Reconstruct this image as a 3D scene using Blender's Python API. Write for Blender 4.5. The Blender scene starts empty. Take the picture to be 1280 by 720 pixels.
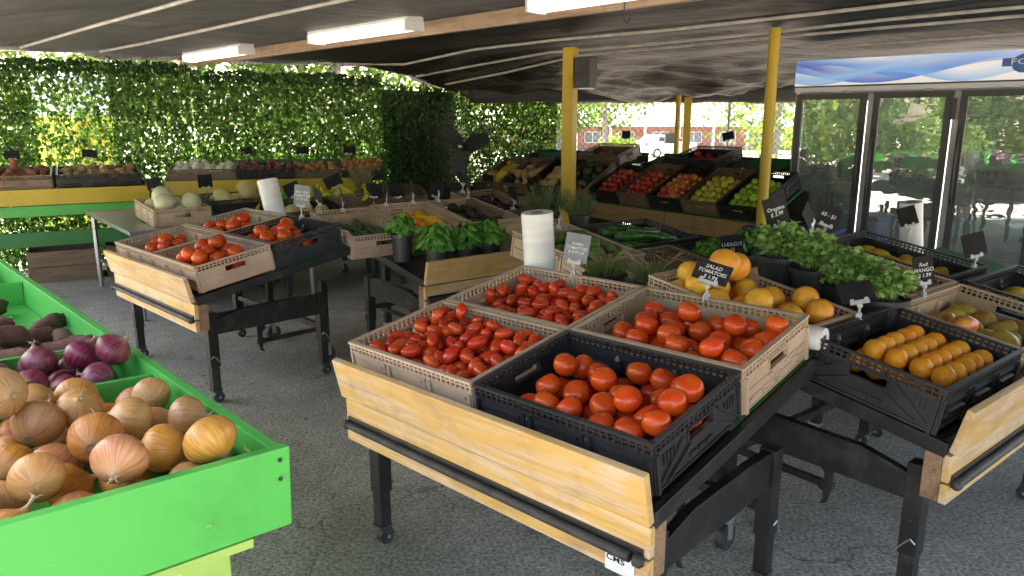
import bpy, bmesh, math, random
from mathutils import Matrix, Vector, Euler, noise
R = math.radians
PI = math.pi
scene = bpy.context.scene
col = scene.collection
# ------------------------------------------------------------------ camera
cam_d = bpy.data.cameras.new("camera"); cam = bpy.data.objects.new("camera", cam_d); col.objects.link(cam)
cam.location = (0, 0, 1.5)
cam.rotation_euler = (R(90) - math.atan(205 / 924.0), 0, 0)
cam_d.sensor_width = 36.0
cam_d.lens = 924 / 1280 * 36.0
cam_d.clip_start = 0.05
cam_d.clip_end = 2000
scene.camera = cam
# ------------------------------------------------------------------ sky, sun, exposure
SUN_EL, SUN_DIR = R(60), Vector((-0.85, 0.53, 0)).normalized()      # horizontal direction towards the sun
w = bpy.data.worlds.new("World"); scene.world = w; w.use_nodes = True
nt = w.node_tree
sky = nt.nodes.new("ShaderNodeTexSky"); sky.sky_type = 'NISHITA'; sky.sun_disc = False
sky.sun_elevation = SUN_EL
sky.sun_rotation = math.atan2(SUN_DIR.x, SUN_DIR.y)
sky.air_density = 1.0; sky.dust_density = 4.0; sky.ozone_density = .5
bg = nt.nodes["Background"]; bg.inputs[1].default_value = 0.15
nt.links.new(sky.outputs[0], bg.inputs[0])
sun_d = bpy.data.lights.new("sun", 'SUN'); sun = bpy.data.objects.new("sun", sun_d); col.objects.link(sun)
sun_d.energy = 2.7; sun_d.angle = R(0.55); sun_d.color = (1.0, 0.95, 0.87)
sv = Vector((SUN_DIR.x * math.cos(SUN_EL), SUN_DIR.y * math.cos(SUN_EL), math.sin(SUN_EL)))
sun.rotation_euler = (-sv).to_track_quat('-Z', 'Y').to_euler()
vs = scene.view_settings
vs.view_transform = 'Standard'; vs.look = 'None'; vs.gamma = 1.0; vs.use_curve_mapping = False
vs.exposure = 3.15
vs.use_white_balance = True; vs.white_balance_temperature = 7300; vs.white_balance_tint = 10
cy = scene.cycles
cy.max_bounces = 7; cy.diffuse_bounces = 4; cy.glossy_bounces = 3; cy.transmission_bounces = 4; cy.transparent_max_bounces = 12
cy.caustics_reflective = False; cy.caustics_refractive = False

# ------------------------------------------------------------------ materials
MATS = {}
def newmat(name):
    m = bpy.data.materials.new(name); m.use_nodes = True
    MATS[name] = m
    return m, m.node_tree, m.node_tree.nodes["Principled BSDF"]
def N(nt, t, **kw):
    n = nt.nodes.new(t)
    for k, v in kw.items():
        setattr(n, k, v)
    return n
def c4(c): return (c[0], c[1], c[2], 1.0)
def mixc(nt, fac, a, b, bt='MIX'):
    n = nt.nodes.new("ShaderNodeMix"); n.data_type = 'RGBA'; n.blend_type = bt
    for sock, v in ((n.inputs[0], fac), (n.inputs[6], a), (n.inputs[7], b)):
        if hasattr(v, "links") or isinstance(v, bpy.types.NodeSocket): nt.links.new(v, sock)
        elif isinstance(v, (int, float)): sock.default_value = v
        else: sock.default_value = c4(v)
    return n.outputs[2]
def ramp(nt, fac, stops):
    n = nt.nodes.new("ShaderNodeValToRGB")
    cr = n.color_ramp
    while len(cr.elements) < len(stops): cr.elements.new(0.5)
    for e, (p, c) in zip(cr.elements, stops):
        e.position = p; e.color = c4(c) if not isinstance(c, (int, float)) else (c, c, c, 1)
    nt.links.new(fac, n.inputs[0])
    return n.outputs[0]
def coords(nt, scale=(1, 1, 1), kind='Object', rnd=True):
    tc = N(nt, "ShaderNodeTexCoord"); mp = N(nt, "ShaderNodeMapping")
    nt.links.new(tc.outputs[kind], mp.inputs[0]); mp.inputs[3].default_value = scale
    if rnd:
        oi = N(nt, "ShaderNodeObjectInfo"); ml = N(nt, "ShaderNodeMath", operation='MULTIPLY'); ml.inputs[1].default_value = 37.0
        nt.links.new(oi.outputs['Random'], ml.inputs[0]); nt.links.new(ml.outputs[0], mp.inputs[1])
    return mp.outputs[0]
def tnoise(nt, vec, scale=5, detail=4, rough=.55, dist=0):
    n = N(nt, "ShaderNodeTexNoise"); n.inputs['Scale'].default_value = scale; n.inputs['Detail'].default_value = detail
    n.inputs['Roughness'].default_value = rough; n.inputs['Distortion'].default_value = dist
    nt.links.new(vec, n.inputs['Vector']); return n.outputs[0]
def bump(nt, p, h, s=.3, d=.01):
    b = N(nt, "ShaderNodeBump"); b.inputs['Strength'].default_value = s; b.inputs['Distance'].default_value = d
    nt.links.new(h, b.inputs['Height']); nt.links.new(b.outputs[0], p.inputs['Normal'])
def rand_vary(nt, c, hue=.02, val=.2, sat=.1):
    oi = N(nt, "ShaderNodeObjectInfo")
    hs = N(nt, "ShaderNodeHueSaturation")
    def mr(lo, hi, mul):
        a = N(nt, "ShaderNodeMath", operation='MULTIPLY'); a.inputs[1].default_value = mul
        nt.links.new(oi.outputs['Random'], a.inputs[0])
        f = N(nt, "ShaderNodeMath", operation='FRACT'); nt.links.new(a.outputs[0], f.inputs[0])
        m = N(nt, "ShaderNodeMapRange"); m.inputs[3].default_value = lo; m.inputs[4].default_value = hi
        nt.links.new(f.outputs[0], m.inputs[0]); return m.outputs[0]
    nt.links.new(mr(.5 - hue, .5 + hue, 1), hs.inputs[0])
    nt.links.new(mr(1 - sat, 1 + sat, 7.31), hs.inputs[1])
    nt.links.new(mr(1 - val, 1 + val, 13.7), hs.inputs[2])
    nt.links.new(c, hs.inputs[4])
    return hs.outputs[0]
def mat(name, a, b=None, rough=.5, scale=8, stretch=(1, 1, 1), detail=4, bmp=0, bdist=.004, metal=0, hue=0, val=0, sat=0,
        coat=0, spec=.5, lo=.35, hi=.65, bscale=None, sss=0):
    m, nt, p = newmat(name)
    v = coords(nt, stretch)
    n = tnoise(nt, v, scale, detail)
    if b is None: b = tuple(x * .8 for x in a)
    c = ramp(nt, n, [(lo, a), (hi, b)])
    if hue or val or sat: c = rand_vary(nt, c, hue, val, sat)
    nt.links.new(c, p.inputs['Base Color'])
    p.inputs['Roughness'].default_value = rough; p.inputs['Metallic'].default_value = metal
    p.inputs['Specular IOR Level'].default_value = spec
    if coat: p.inputs['Coat Weight'].default_value = coat; p.inputs['Coat Roughness'].default_value = .12
    if sss:
        p.inputs['Subsurface Weight'].default_value = sss; p.inputs['Subsurface Radius'].default_value = (.3, .1, .05)
        p.inputs['Subsurface Scale'].default_value = .2
    if bmp: bump(nt, p, n if bscale is None else tnoise(nt, v, bscale, 3), bmp, bdist)
    return m
def wood(name, light, dark, stain=None, rough=.55, scale=2.2, stretch=(1.0, 14, 14)):
    m, nt, p = newmat(name)
    v = coords(nt, stretch)
    n1 = tnoise(nt, v, scale, 6, .6, .6)
    n2 = tnoise(nt, coords(nt, (stretch[0] * .7, stretch[1] * 4, stretch[2] * 4)), scale * 2, 3)
    c = ramp(nt, n1, [(.32, dark), (.5, light), (.7, tuple(min(1, x * 1.1) for x in light))])
    c = mixc(nt, .4, c, ramp(nt, n2, [(.35, tuple(min(1, x * 1.4) for x in dark)), (.6, (1, 1, 1))]), 'MULTIPLY')
    if stain:
        n3 = tnoise(nt, coords(nt, (.75, 6, 7)), 1.8, 4, .55, 1.2)
        c = mixc(nt, ramp(nt, n3, [(.47, 0.0), (.56, 0.8), (.66, .35)]), c, stain)
    n4 = tnoise(nt, coords(nt, (3, 3, 3)), 3.0, 5)
    c = mixc(nt, ramp(nt, n4, [(.5, 0.0), (.8, .5)]), c, tuple(x * .45 for x in dark))
    nt.links.new(c, p.inputs['Base Color']); p.inputs['Roughness'].default_value = rough
    bump(nt, p, n1, .25, .002)
    return m
def radial(nt, freq=3, zs=1.0):
    """meridian streak coordinates: (angle, z) of unit sized produce"""
    tc = N(nt, "ShaderNodeTexCoord"); sp = N(nt, "ShaderNodeSeparateXYZ"); nt.links.new(tc.outputs['Object'], sp.inputs[0])
    at = N(nt, "ShaderNodeMath", operation='ARCTAN2'); nt.links.new(sp.outputs[1], at.inputs[0]); nt.links.new(sp.outputs[0], at.inputs[1])
    ml = N(nt, "ShaderNodeMath", operation='MULTIPLY'); ml.inputs[1].default_value = freq; nt.links.new(at.outputs[0], ml.inputs[0])
    zz = N(nt, "ShaderNodeMath", operation='MULTIPLY'); zz.inputs[1].default_value = zs; nt.links.new(sp.outputs[2], zz.inputs[0])
    oi = N(nt, "ShaderNodeObjectInfo"); om = N(nt, "ShaderNodeMath", operation='MULTIPLY'); om.inputs[1].default_value = 50
    nt.links.new(oi.outputs['Random'], om.inputs[0])
    cb = N(nt, "ShaderNodeCombineXYZ"); nt.links.new(ml.outputs[0], cb.inputs[0]); nt.links.new(zz.outputs[0], cb.inputs[1]); nt.links.new(om.outputs[0], cb.inputs[2])
    return cb.outputs[0], sp.outputs[2]
def onion_mat(name, skin, streak, pale, tip):
    m, nt, p = newmat(name)
    v, z = radial(nt, 5.0, .5)
    n = tnoise(nt, v, 2.2, 4, .6, .25)
    c = ramp(nt, n, [(.3, streak), (.5, skin), (.72, pale)])
    big = tnoise(nt, coords(nt), .9, 3)
    c = mixc(nt, ramp(nt, big, [(.52, 0.0), (.7, .8)]), c, pale)
    c = mixc(nt, ramp(nt, z, [(.80, 0.0), (1.15, 1.0)]), c, tip)
    zi = N(nt, "ShaderNodeMath", operation='MULTIPLY'); zi.inputs[1].default_value = -1; nt.links.new(z, zi.inputs[0])
    c = mixc(nt, ramp(nt, zi.outputs[0], [(.76, 0.0), (.84, .9)]), c, tuple(x * .5 for x in tip))
    c = rand_vary(nt, c, .012, .16, .12)
    nt.links.new(c, p.inputs['Base Color']); p.inputs['Roughness'].default_value = .38
    p.inputs['Specular IOR Level'].default_value = .45
    bump(nt, p, n, .12, .02)
    return m
def fruit_mat(name, base, other, end, rough=.28, hue=.012, val=.14, scale=1.2, speck=None, zc=(.8, .98), coat=.0, bscale=None, bstr=.1, lo=.4, hi=.68):
    m, nt, p = newmat(name)
    tc = N(nt, "ShaderNodeTexCoord"); sp = N(nt, "ShaderNodeSeparateXYZ"); nt.links.new(tc.outputs['Object'], sp.inputs[0])
    n = tnoise(nt, coords(nt), scale, 3)
    c = ramp(nt, n, [(lo, base), (hi, other)])
    if end is not None: c = mixc(nt, ramp(nt, sp.outputs[2], [(zc[0], 0.0), (zc[1], .85)]), c, end)
    if speck is not None:
        sn = tnoise(nt, coords(nt), 22, 2)
        c = mixc(nt, ramp(nt, sn, [(.62, 0.0), (.7, .7)]), c, speck)
    c = rand_vary(nt, c, hue, val, 0)
    nt.links.new(c, p.inputs['Base Color']); p.inputs['Roughness'].default_value = rough
    p.inputs['Specular IOR Level'].default_value = .4
    if coat: p.inputs['Coat Weight'].default_value = coat
    if bscale: bump(nt, p, tnoise(nt, coords(nt), bscale, 2), bstr, .05)
    return m
def leaf_mat(name, a, b, trans=.35, rough=.45):
    m, nt, p = newmat(name)
    n = tnoise(nt, coords(nt, (1, 1, 1)), 6, 3)
    c = ramp(nt, n, [(.35, a), (.65, b)])
    nt.links.new(c, p.inputs['Base Color']); p.inputs['Roughness'].default_value = rough
    tr = N(nt, "ShaderNodeBsdfTranslucent"); tm = mixc(nt, 1.0, c, (1.0, 1.0, .55), 'MULTIPLY'); nt.links.new(tm, tr.inputs[0])
    ms = N(nt, "ShaderNodeMixShader"); ms.inputs[0].default_value = trans
    nt.links.new(p.outputs[0], ms.inputs[1]); nt.links.new(tr.outputs[0], ms.inputs[2])
    nt.links.new(ms.outputs[0], nt.nodes["Material Output"].inputs[0])
    return m

# wood and plastic
wood('pine', (.66, .49, .31), (.48, .31, .16), stain=(.62, .36, .075))
wood('pine_dark', (.36, .22, .10), (.24, .14, .06))
wood('brown_wood', (.22, .13, .075), (.13, .075, .04))
wood('end_grain', (.33, .20, .12), (.20, .11, .06), stretch=(6, 6, 6))
mat('tan_plastic', (.50, .365, .25), (.43, .305, .20), rough=.5, scale=6, bmp=.1, val=.12, hue=.006, sat=.1)
mat('brown_plastic', (.23, .15, .095), (.18, .115, .07), rough=.5, scale=6, bmp=.1, val=.15)
mat('black_plastic', (.018, .018, .02), (.03, .03, .033), rough=.38, scale=9, bmp=.15)
mat('black_paint', (.012, .012, .0125), (.065, .060, .054), rough=.42, scale=9, bmp=.15, lo=.5, hi=.82, detail=8)
mat('black_rubber', (.02, .02, .021), (.05, .05, .05), rough=.6, scale=14)
mat('pot_plastic', (.022, .023, .026), (.035, .036, .04), rough=.45, scale=8)
mat('steel', (.42, .43, .45), (.30, .31, .33), rough=.32, metal=.85, scale=5, stretch=(1, 8, 8))
mat('zinc', (.45, .46, .47), (.33, .34, .36), rough=.4, metal=.7, scale=12)
mat('wire', (.035, .036, .036), (.025, .025, .025), rough=.6, metal=.2)
mat('pipe', (.62, .60, .56), (.42, .40, .37), rough=.45, scale=12, stretch=(.3, 1, 1))
def painted(name, a, chip, under, rough=.42):
    m, nt, p = newmat(name)
    v = coords(nt)
    n = tnoise(nt, v, 2.0, 4); c = ramp(nt, n, [(.35, a), (.7, tuple(x * .82 for x in a))])
    ch = tnoise(nt, coords(nt, (1, 2.2, 2.2)), 9, 5, .62)
    f = ramp(nt, ch, [(chip, 0.0), (chip + .02, 1.0)])
    c = mixc(nt, f, c, under)
    d = tnoise(nt, v, 5, 6, .7); c = mixc(nt, ramp(nt, d, [(.55, 0.0), (.8, .4)]), c, tuple(x * .35 for x in a))
    nt.links.new(c, p.inputs['Base Color']); p.inputs['Roughness'].default_value = rough
    bump(nt, p, tnoise(nt, coords(nt, (1, 6, 6)), 6, 5), .22, .004)
    return m
painted('green_paint', (.075, .47, .085), .66, (.50, .55, .12))
painted('lime_paint', (.36, .56, .13), .72, (.55, .5, .3))
painted('yellow_paint', (.55, .38, .02), .73, (.28, .18, .04))
painted('dark_green_paint', (.02, .17, .035), .74, (.1, .12, .05))
mat('turf', (.012, .10, .022), (.02, .16, .035), rough=.9, scale=60, bmp=.8, bdist=.01)
mat('plastic_film', (.78, .78, .76), (.68, .68, .66), rough=.35, scale=3, stretch=(1, 1, 30), bmp=.25, sss=.1)
mat('cardboard', (.40, .28, .16), (.32, .21, .12), rough=.8, scale=14)
mat('card_black', (.012, .012, .0125), (.022, .022, .023), rough=.75, scale=16, spec=.25)
mat('card_grey', (.16, .17, .18), (.22, .23, .24), rough=.5, scale=16)
mat('chalk', (.78, .78, .76), (.55, .55, .55), rough=.9, scale=60)
mat('paper', (.75, .75, .76), (.62, .62, .64), rough=.7, scale=8)
mat('ink', (.02, .02, .02), (.03, .03, .03), rough=.6)
mat('white_metal', (.72, .72, .72), (.62, .62, .62), rough=.4, scale=5)
mat('grey_metal', (.42, .43, .44), (.34, .35, .36), rough=.42, scale=5)
mat('dark_frame', (.045, .047, .05), (.06, .06, .065), rough=.4, scale=6)
mat('speaker_brown', (.030, .022, .020), (.045, .033, .03), rough=.5, scale=18)
mat('soil', (.03, .02, .014), (.06, .04, .025), rough=.95, scale=40, bmp=.8)
# clear plastic
m, nt, p = newmat('clear_plastic'); p.inputs['Base Color'].default_value = (.72, .75, .76, 1); p.inputs['Roughness'].default_value = .12
p.inputs['Transmission Weight'].default_value = .35; p.inputs['IOR'].default_value = 1.4
# glass of the cooler doors: half mirror, half see-through
m, nt, p = newmat('door_glass')
gl = N(nt, "ShaderNodeBsdfGlossy"); gl.inputs[0].default_value = (.95, .97, .96, 1); gl.inputs['Roughness'].default_value = .012
tr = N(nt, "ShaderNodeBsdfTransparent"); tr.inputs[0].default_value = (.74, .80, .79, 1)
wv = tnoise(nt, coords(nt, (1.2, 1, 3.0)), 2.5, 2); bp = N(nt, "ShaderNodeBump"); bp.inputs['Strength'].default_value = .035; bp.inputs['Distance'].default_value = .03
nt.links.new(wv, bp.inputs['Height']); nt.links.new(bp.outputs[0], gl.inputs['Normal'])
ms = N(nt, "ShaderNodeMixShader"); ms.inputs[0].default_value = .42
nt.links.new(tr.outputs[0], ms.inputs[1]); nt.links.new(gl.outputs[0], ms.inputs[2])
df = N(nt, "ShaderNodeBsdfDiffuse"); df.inputs[0].default_value = (.62, .66, .66, 1)
m2 = N(nt, "ShaderNodeMixShader"); m2.inputs[0].default_value = .16; nt.links.new(ms.outputs[0], m2.inputs[1]); nt.links.new(df.outputs[0], m2.inputs[2])
nt.links.new(m2.outputs[0], nt.nodes["Material Output"].inputs[0])
# header print: pale ground with overlapping blue ribbons
m, nt, p = newmat('header_print')
tc = N(nt, "ShaderNodeTexCoord"); sp = N(nt, "ShaderNodeSeparateXYZ"); nt.links.new(tc.outputs['Object'], sp.inputs[0])
def ribbon(freq, amp, ph, off, width, colr, prev, xlo, xhi, falloff=.5):
    a = N(nt, "ShaderNodeMath", operation='MULTIPLY_ADD'); a.inputs[1].default_value = freq; a.inputs[2].default_value = ph; nt.links.new(sp.outputs[0], a.inputs[0])
    s = N(nt, "ShaderNodeMath", operation='SINE'); nt.links.new(a.outputs[0], s.inputs[0])
    b = N(nt, "ShaderNodeMath", operation='MULTIPLY_ADD'); b.inputs[1].default_value = amp; b.inputs[2].default_value = off; nt.links.new(s.outputs[0], b.inputs[0])
    d = N(nt, "ShaderNodeMath", operation='SUBTRACT'); nt.links.new(sp.outputs[2], d.inputs[0]); nt.links.new(b.outputs[0], d.inputs[1])
    mr = N(nt, "ShaderNodeMapRange"); mr.inputs[1].default_value = 0; mr.inputs[2].default_value = width; nt.links.new(d.outputs[0], mr.inputs[0])
    edge = ramp(nt, mr.outputs[0], [(.0, 0.0), (.02, .95), (.55, falloff), (.98, .1), (1.0, 0.0)])
    mx = N(nt, "ShaderNodeMapRange"); mx.inputs[1].default_value = xlo; mx.inputs[2].default_value = xhi; mx.inputs[3].default_value = 1; mx.inputs[4].default_value = 0
    nt.links.new(sp.outputs[0], mx.inputs[0])
    f = N(nt, "ShaderNodeMath", operation='MULTIPLY'); nt.links.new(edge, f.inputs[0]); nt.links.new(mx.outputs[0], f.inputs[1])
    return mixc(nt, f.outputs[0], prev, colr)
hc = (.80, .83, .88)
hc = ribbon(3.2, .07, 2.6, -.03, .16, (.03, .16, .66), mixc(nt, 0.0, hc, hc), .9, 2.2)
hc = ribbon(4.6, .06, .4, .0, .12, (.08, .30, .80), hc, 1.0, 2.2)
hc = ribbon(5.5, .05, 3.6, -.06, .09, (.20, .45, .88), hc, 1.2, 2.4)
hc = ribbon(6.4, .05, 2.0, .02, .10, (.10, .14, .50), hc, .2, 1.0)
hc = ribbon(2.4, .08, 4.6, .0, .10, (.30, .52, .88), hc, 1.0, 2.2)
nt.links.new(hc, p.inputs['Base Color']); p.inputs['Roughness'].default_value = .3
nt.links.new(hc, p.inputs['Emission Color']); p.inputs['Emission Strength'].default_value = .055
mat('logo_blue', (.07, .22, .62), (.05, .17, .52), rough=.3)
mat('letter_white', (.82, .84, .86), (.78, .80, .82), rough=.4)
# light emitters that the place has
def emat(name, c, s):
    m, nt, p = newmat(name); p.inputs['Base Color'].default_value = c4(c)
    p.inputs['Emission Color'].default_value = c4(c); p.inputs['Emission Strength'].default_value = s
    return m
emat('lamp_diffuser', (1.0, .97, .92), .28)
emat('led', (.85, .93, 1.0), .5)
# ground: worn asphalt and concrete with aggregate, cracks and stains
m, nt, p = newmat('asphalt')
v = coords(nt, rnd=False)
fine = tnoise(nt, v, 70, 4, .7); mid = tnoise(nt, v, 9, 5, .62); big = tnoise(nt, v, .8, 5, .6, .6)
c = ramp(nt, mid, [(.35, (.43, .40, .36)), (.65, (.31, .287, .255))])
c = mixc(nt, ramp(nt, big, [(.40, 0.0), (.62, .7)]), c, (.225, .205, .178))
c = mixc(nt, 1.0, c, ramp(nt, fine, [(.36, (.45, .45, .45)), (.49, (.98, .98, .98)), (.63, (1.65, 1.63, 1.58))]), 'MULTIPLY')
vo = N(nt, "ShaderNodeTexVoronoi", feature='DISTANCE_TO_EDGE'); vo.inputs['Scale'].default_value = .55
wob = N(nt, "ShaderNodeVectorMath", operation='ADD')
wn = N(nt, "ShaderNodeTexNoise"); wn.inputs['Scale'].default_value = 2.2; wn.inputs['Detail'].default_value = 5; nt.links.new(v, wn.inputs['Vector'])
nt.links.new(v, wob.inputs[0]); nt.links.new(wn.outputs[1], wob.inputs[1]); nt.links.new(wob.outputs[0], vo.inputs['Vector'])
crack = ramp(nt, vo.outputs['Distance'], [(.0, .75), (.005, 0.0)])
cm = mixc(nt, ramp(nt, big, [(.5, 1.0), (.62, .0)]), (0, 0, 0), crack)
c = mixc(nt, cm, c, (.02, .02, .02))
st = tnoise(nt, v, 3.1, 6, .68); c = mixc(nt, ramp(nt, st, [(.62, 0.0), (.72, .6)]), c, (.045, .04, .035))
nt.links.new(c, p.inputs['Base Color']); p.inputs['Roughness'].default_value = .72
bump(nt, p, fine, .55, .006)
mat('concrete_out', (.46, .41, .35), (.38, .34, .29), rough=.9, scale=1.5)
mat('grass_out', (.10, .15, .03), (.16, .19, .06), rough=.95, scale=3)
# canopy cloth
def tarp(name, a, b, trans):
    m, nt, p = newmat(name)
    v = coords(nt, rnd=False)
    # streaks follow the pipes (direction -45 degrees)
    mp = N(nt, "ShaderNodeMapping"); mp.inputs[2].default_value = (0, 0, R(45)); mp.inputs[3].default_value = (.35, 5, 1)
    tc = N(nt, "ShaderNodeTexCoord"); nt.links.new(tc.outputs['Object'], mp.inputs[0])
    n = tnoise(nt, mp.outputs[0], 2.4, 6, .65, .8); n2 = tnoise(nt, v, .9, 4)
    c = ramp(nt, n, [(.3, a), (.75, b)])
    c = mixc(nt, ramp(nt, n2, [(.4, 0.0), (.7, .5)]), c, tuple(x * .6 for x in a))
    nt.links.new(c, p.inputs['Base Color']); p.inputs['Roughness'].default_value = .55; p.inputs['Specular IOR Level'].default_value = .25
    bump(nt, p, n, .9, .05)
    t = N(nt, "ShaderNodeBsdfTranslucent"); nt.links.new(c, t.inputs[0])
    ms = N(nt, "ShaderNodeMixShader"); ms.inputs[0].default_value = trans
    nt.links.new(p.outputs[0], ms.inputs[1]); nt.links.new(t.outputs[0], ms.inputs[2]); nt.links.new(ms.outputs[0], nt.nodes["Material Output"].inputs[0])
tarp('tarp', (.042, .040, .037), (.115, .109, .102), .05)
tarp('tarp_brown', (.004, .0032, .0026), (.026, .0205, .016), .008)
wood('beam_wood', (.46, .32, .22), (.32, .21, .14))
# produce
fruit_mat('tomato', (.56, .045, .007), (.60, .085, .010), (.32, .16, .03), rough=.26, zc=(.80, .90), hue=.005, val=.12, scale=.9)
fruit_mat('roma', (.54, .036, .009), (.60, .075, .014), (.40, .16, .03), rough=.22, zc=(1.18, 1.34), hue=.005, val=.16)
onion_mat('yellow_onion', (.50, .225, .075), (.36, .13, .035), (.58, .33, .13), (.42, .29, .15))
onion_mat('red_onion', (.20, .028, .06), (.12, .012, .03), (.34, .12, .15), (.36, .22, .16))
onion_mat('white_onion', (.72, .70, .60), (.64, .60, .46), (.78, .77, .70), (.55, .48, .30))
fruit_mat('orange', (.78, .27, .012), (.80, .33, .02), (.50, .22, .02), rough=.38, bscale=16, bstr=.12, zc=(.95, .99), val=.1)
fruit_mat('grapefruit', (.80, .42, .04), (.78, .30, .03), (.45, .28, .05), rough=.36, bscale=14, bstr=.12, zc=(.93, .99), val=.1, hue=.014)
fruit_mat('apple_red', (.42, .018, .02), (.52, .20, .05), (.30, .20, .05), rough=.25, scale=1.5, val=.2, zc=(.70, .95), lo=.5, hi=.75)
fruit_mat('apple_gala', (.52, .07, .022), (.62, .36, .09), (.45, .32, .08), rough=.25, scale=1.6, val=.2, zc=(.70, .95), hue=.02, lo=.45, hi=.65)
fruit_mat('apple_yellow', (.58, .50, .06), (.50, .48, .08), (.30, .28, .04), rough=.28, zc=(.70, .95))
fruit_mat('apple_green', (.25, .42, .035), (.33, .48, .06), (.18, .24, .03), rough=.28, zc=(.70, .95))
fruit_mat('potato', (.38, .245, .12), (.30, .18, .085), None, rough=.8, speck=(.16, .09, .045), bscale=9, bstr=.3, val=.18)
fruit_mat('sweet_potato', (.36, .135, .07), (.28, .095, .06), None, rough=.75, speck=(.16, .07, .04), bscale=8, bstr=.35, val=.2)
fruit_mat('yam', (.14, .055, .045), (.19, .085, .06), None, rough=.75, speck=(.30, .2, .13), bscale=9, bstr=.4, val=.25)
fruit_mat('honeydew', (.62, .58, .36), (.55, .53, .30), None, rough=.45, val=.08)
fruit_mat('yellow_melon', (.64, .52, .22), (.58, .44, .12), None, rough=.45, val=.1)
fruit_mat('canary_melon', (.70, .52, .06), (.66, .44, .04), None, rough=.4, val=.1)
fruit_mat('butternut', (.60, .38, .18), (.54, .32, .14), None, rough=.5, val=.1)
fruit_mat('yellow_squash', (.72, .50, .03), (.68, .42, .02), (.35, .33, .06), rough=.32, zc=(1.5, 1.8), val=.1)
fruit_mat('orange_squash', (.74, .32, .012), (.78, .40, .02), None, rough=.35, val=.1)
fruit_mat('zucchini', (.022, .075, .012), (.05, .13, .025), (.16, .2, .07), rough=.25, speck=(.09, .2, .04), zc=(2.3, 2.7), val=.2)
fruit_mat('cucumber', (.03, .075, .015), (.06, .12, .03), None, rough=.4, val=.2)
fruit_mat('avocado', (.022, .022, .016), (.045, .05, .022), None, rough=.5, bscale=14, bstr=.4, val=.25)
fruit_mat('eggplant', (.014, .006, .018), (.03, .012, .03), None, rough=.18, val=.2)
fruit_mat('lime', (.07, .14, .02), (.12, .19, .03), None, rough=.35, bscale=14, bstr=.1, val=.2)
fruit_mat('green_mango', (.36, .34, .06), (.55, .20, .04), None, rough=.35, scale=1.0, val=.15, hue=.03, speck=(.45, .4, .12))
fruit_mat('red_mango', (.45, .07, .03), (.52, .30, .05), None, rough=.32, scale=1.0, val=.15, hue=.02)
fruit_mat('yellow_mango', (.68, .42, .03), (.60, .40, .05), None, rough=.35, scale=1.0, val=.12, hue=.012)
fruit_mat('banana', (.66, .48, .03), (.52, .46, .05), None, rough=.45, speck=(.2, .12, .03), val=.12)
fruit_mat('ginger', (.40, .28, .12), (.44, .34, .10), None, rough=.7, val=.2)
fruit_mat('dark_melon', (.025, .045, .022), (.05, .07, .03), None, rough=.4, val=.2)
fruit_mat('onion_root', (.5, .4, .24), (.3, .22, .12), None, rough=.9)
leaf_mat('basil_leaf', (.045, .175, .022), (.085, .26, .035), .22, .32)
leaf_mat('basil_leaf_light', (.10, .29, .04), (.15, .36, .06), .25, .32)
leaf_mat('oregano_leaf', (.15, .30, .06), (.22, .38, .10), .3, .5)
leaf_mat('oregano_leaf_light', (.28, .46, .14), (.34, .52, .18), .3, .5)
leaf_mat('thyme_leaf', (.16, .25, .05), (.24, .31, .08), .25, .6)
leaf_mat('rosemary_leaf', (.10, .17, .07), (.18, .25, .12), .2, .6)
leaf_mat('scallion_leaf', (.30, .30, .15), (.42, .38, .22), .25, .6)
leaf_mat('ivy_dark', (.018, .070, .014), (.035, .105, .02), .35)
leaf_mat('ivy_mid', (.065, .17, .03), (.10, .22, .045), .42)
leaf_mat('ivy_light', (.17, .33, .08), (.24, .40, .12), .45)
leaf_mat('tree_leaf', (.06, .14, .02), (.10, .20, .03), .4, .6)
leaf_mat('tree_leaf_light', (.16, .26, .04), (.22, .32, .06), .45, .6)
mat('stem', (.16, .22, .07), (.20, .20, .09), rough=.7)
mat('dry_stem', (.34, .28, .17), (.26, .20, .11), rough=.8)
mat('bark', (.16, .135, .12), (.24, .20, .18), rough=.95, scale=10, stretch=(1, 1, .25), bmp=.6, bdist=.03)
mat('brick', (.34, .17, .13), (.28, .13, .10), rough=.9, scale=3)
mat('white_roof', (.70, .69, .67), (.60, .59, .57), rough=.8, scale=1)
mat('window_glass', (.10, .13, .15), (.16, .19, .21), rough=.1, scale=1)
mat('car_white', (.75, .76, .77), (.72, .73, .74), rough=.2, coat=.5)
mat('car_glass', (.03, .035, .04), (.05, .055, .06), rough=.08)
mat('chrome', (.6, .6, .6), (.5, .5, .5), rough=.2, metal=.9)
mat('tail_red', (.35, .02, .02), (.3, .02, .02), rough=.25)
mat('container', (.55, .56, .54), (.32, .34, .30), rough=.3, scale=6, val=.5, hue=.2, sat=.5)
mat('greens_bag', (.12, .22, .06), (.28, .34, .16), rough=.3, scale=9, val=.35)
mat('blue_tote', (.035, .035, .16), (.05, .05, .22), rough=.45)

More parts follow.
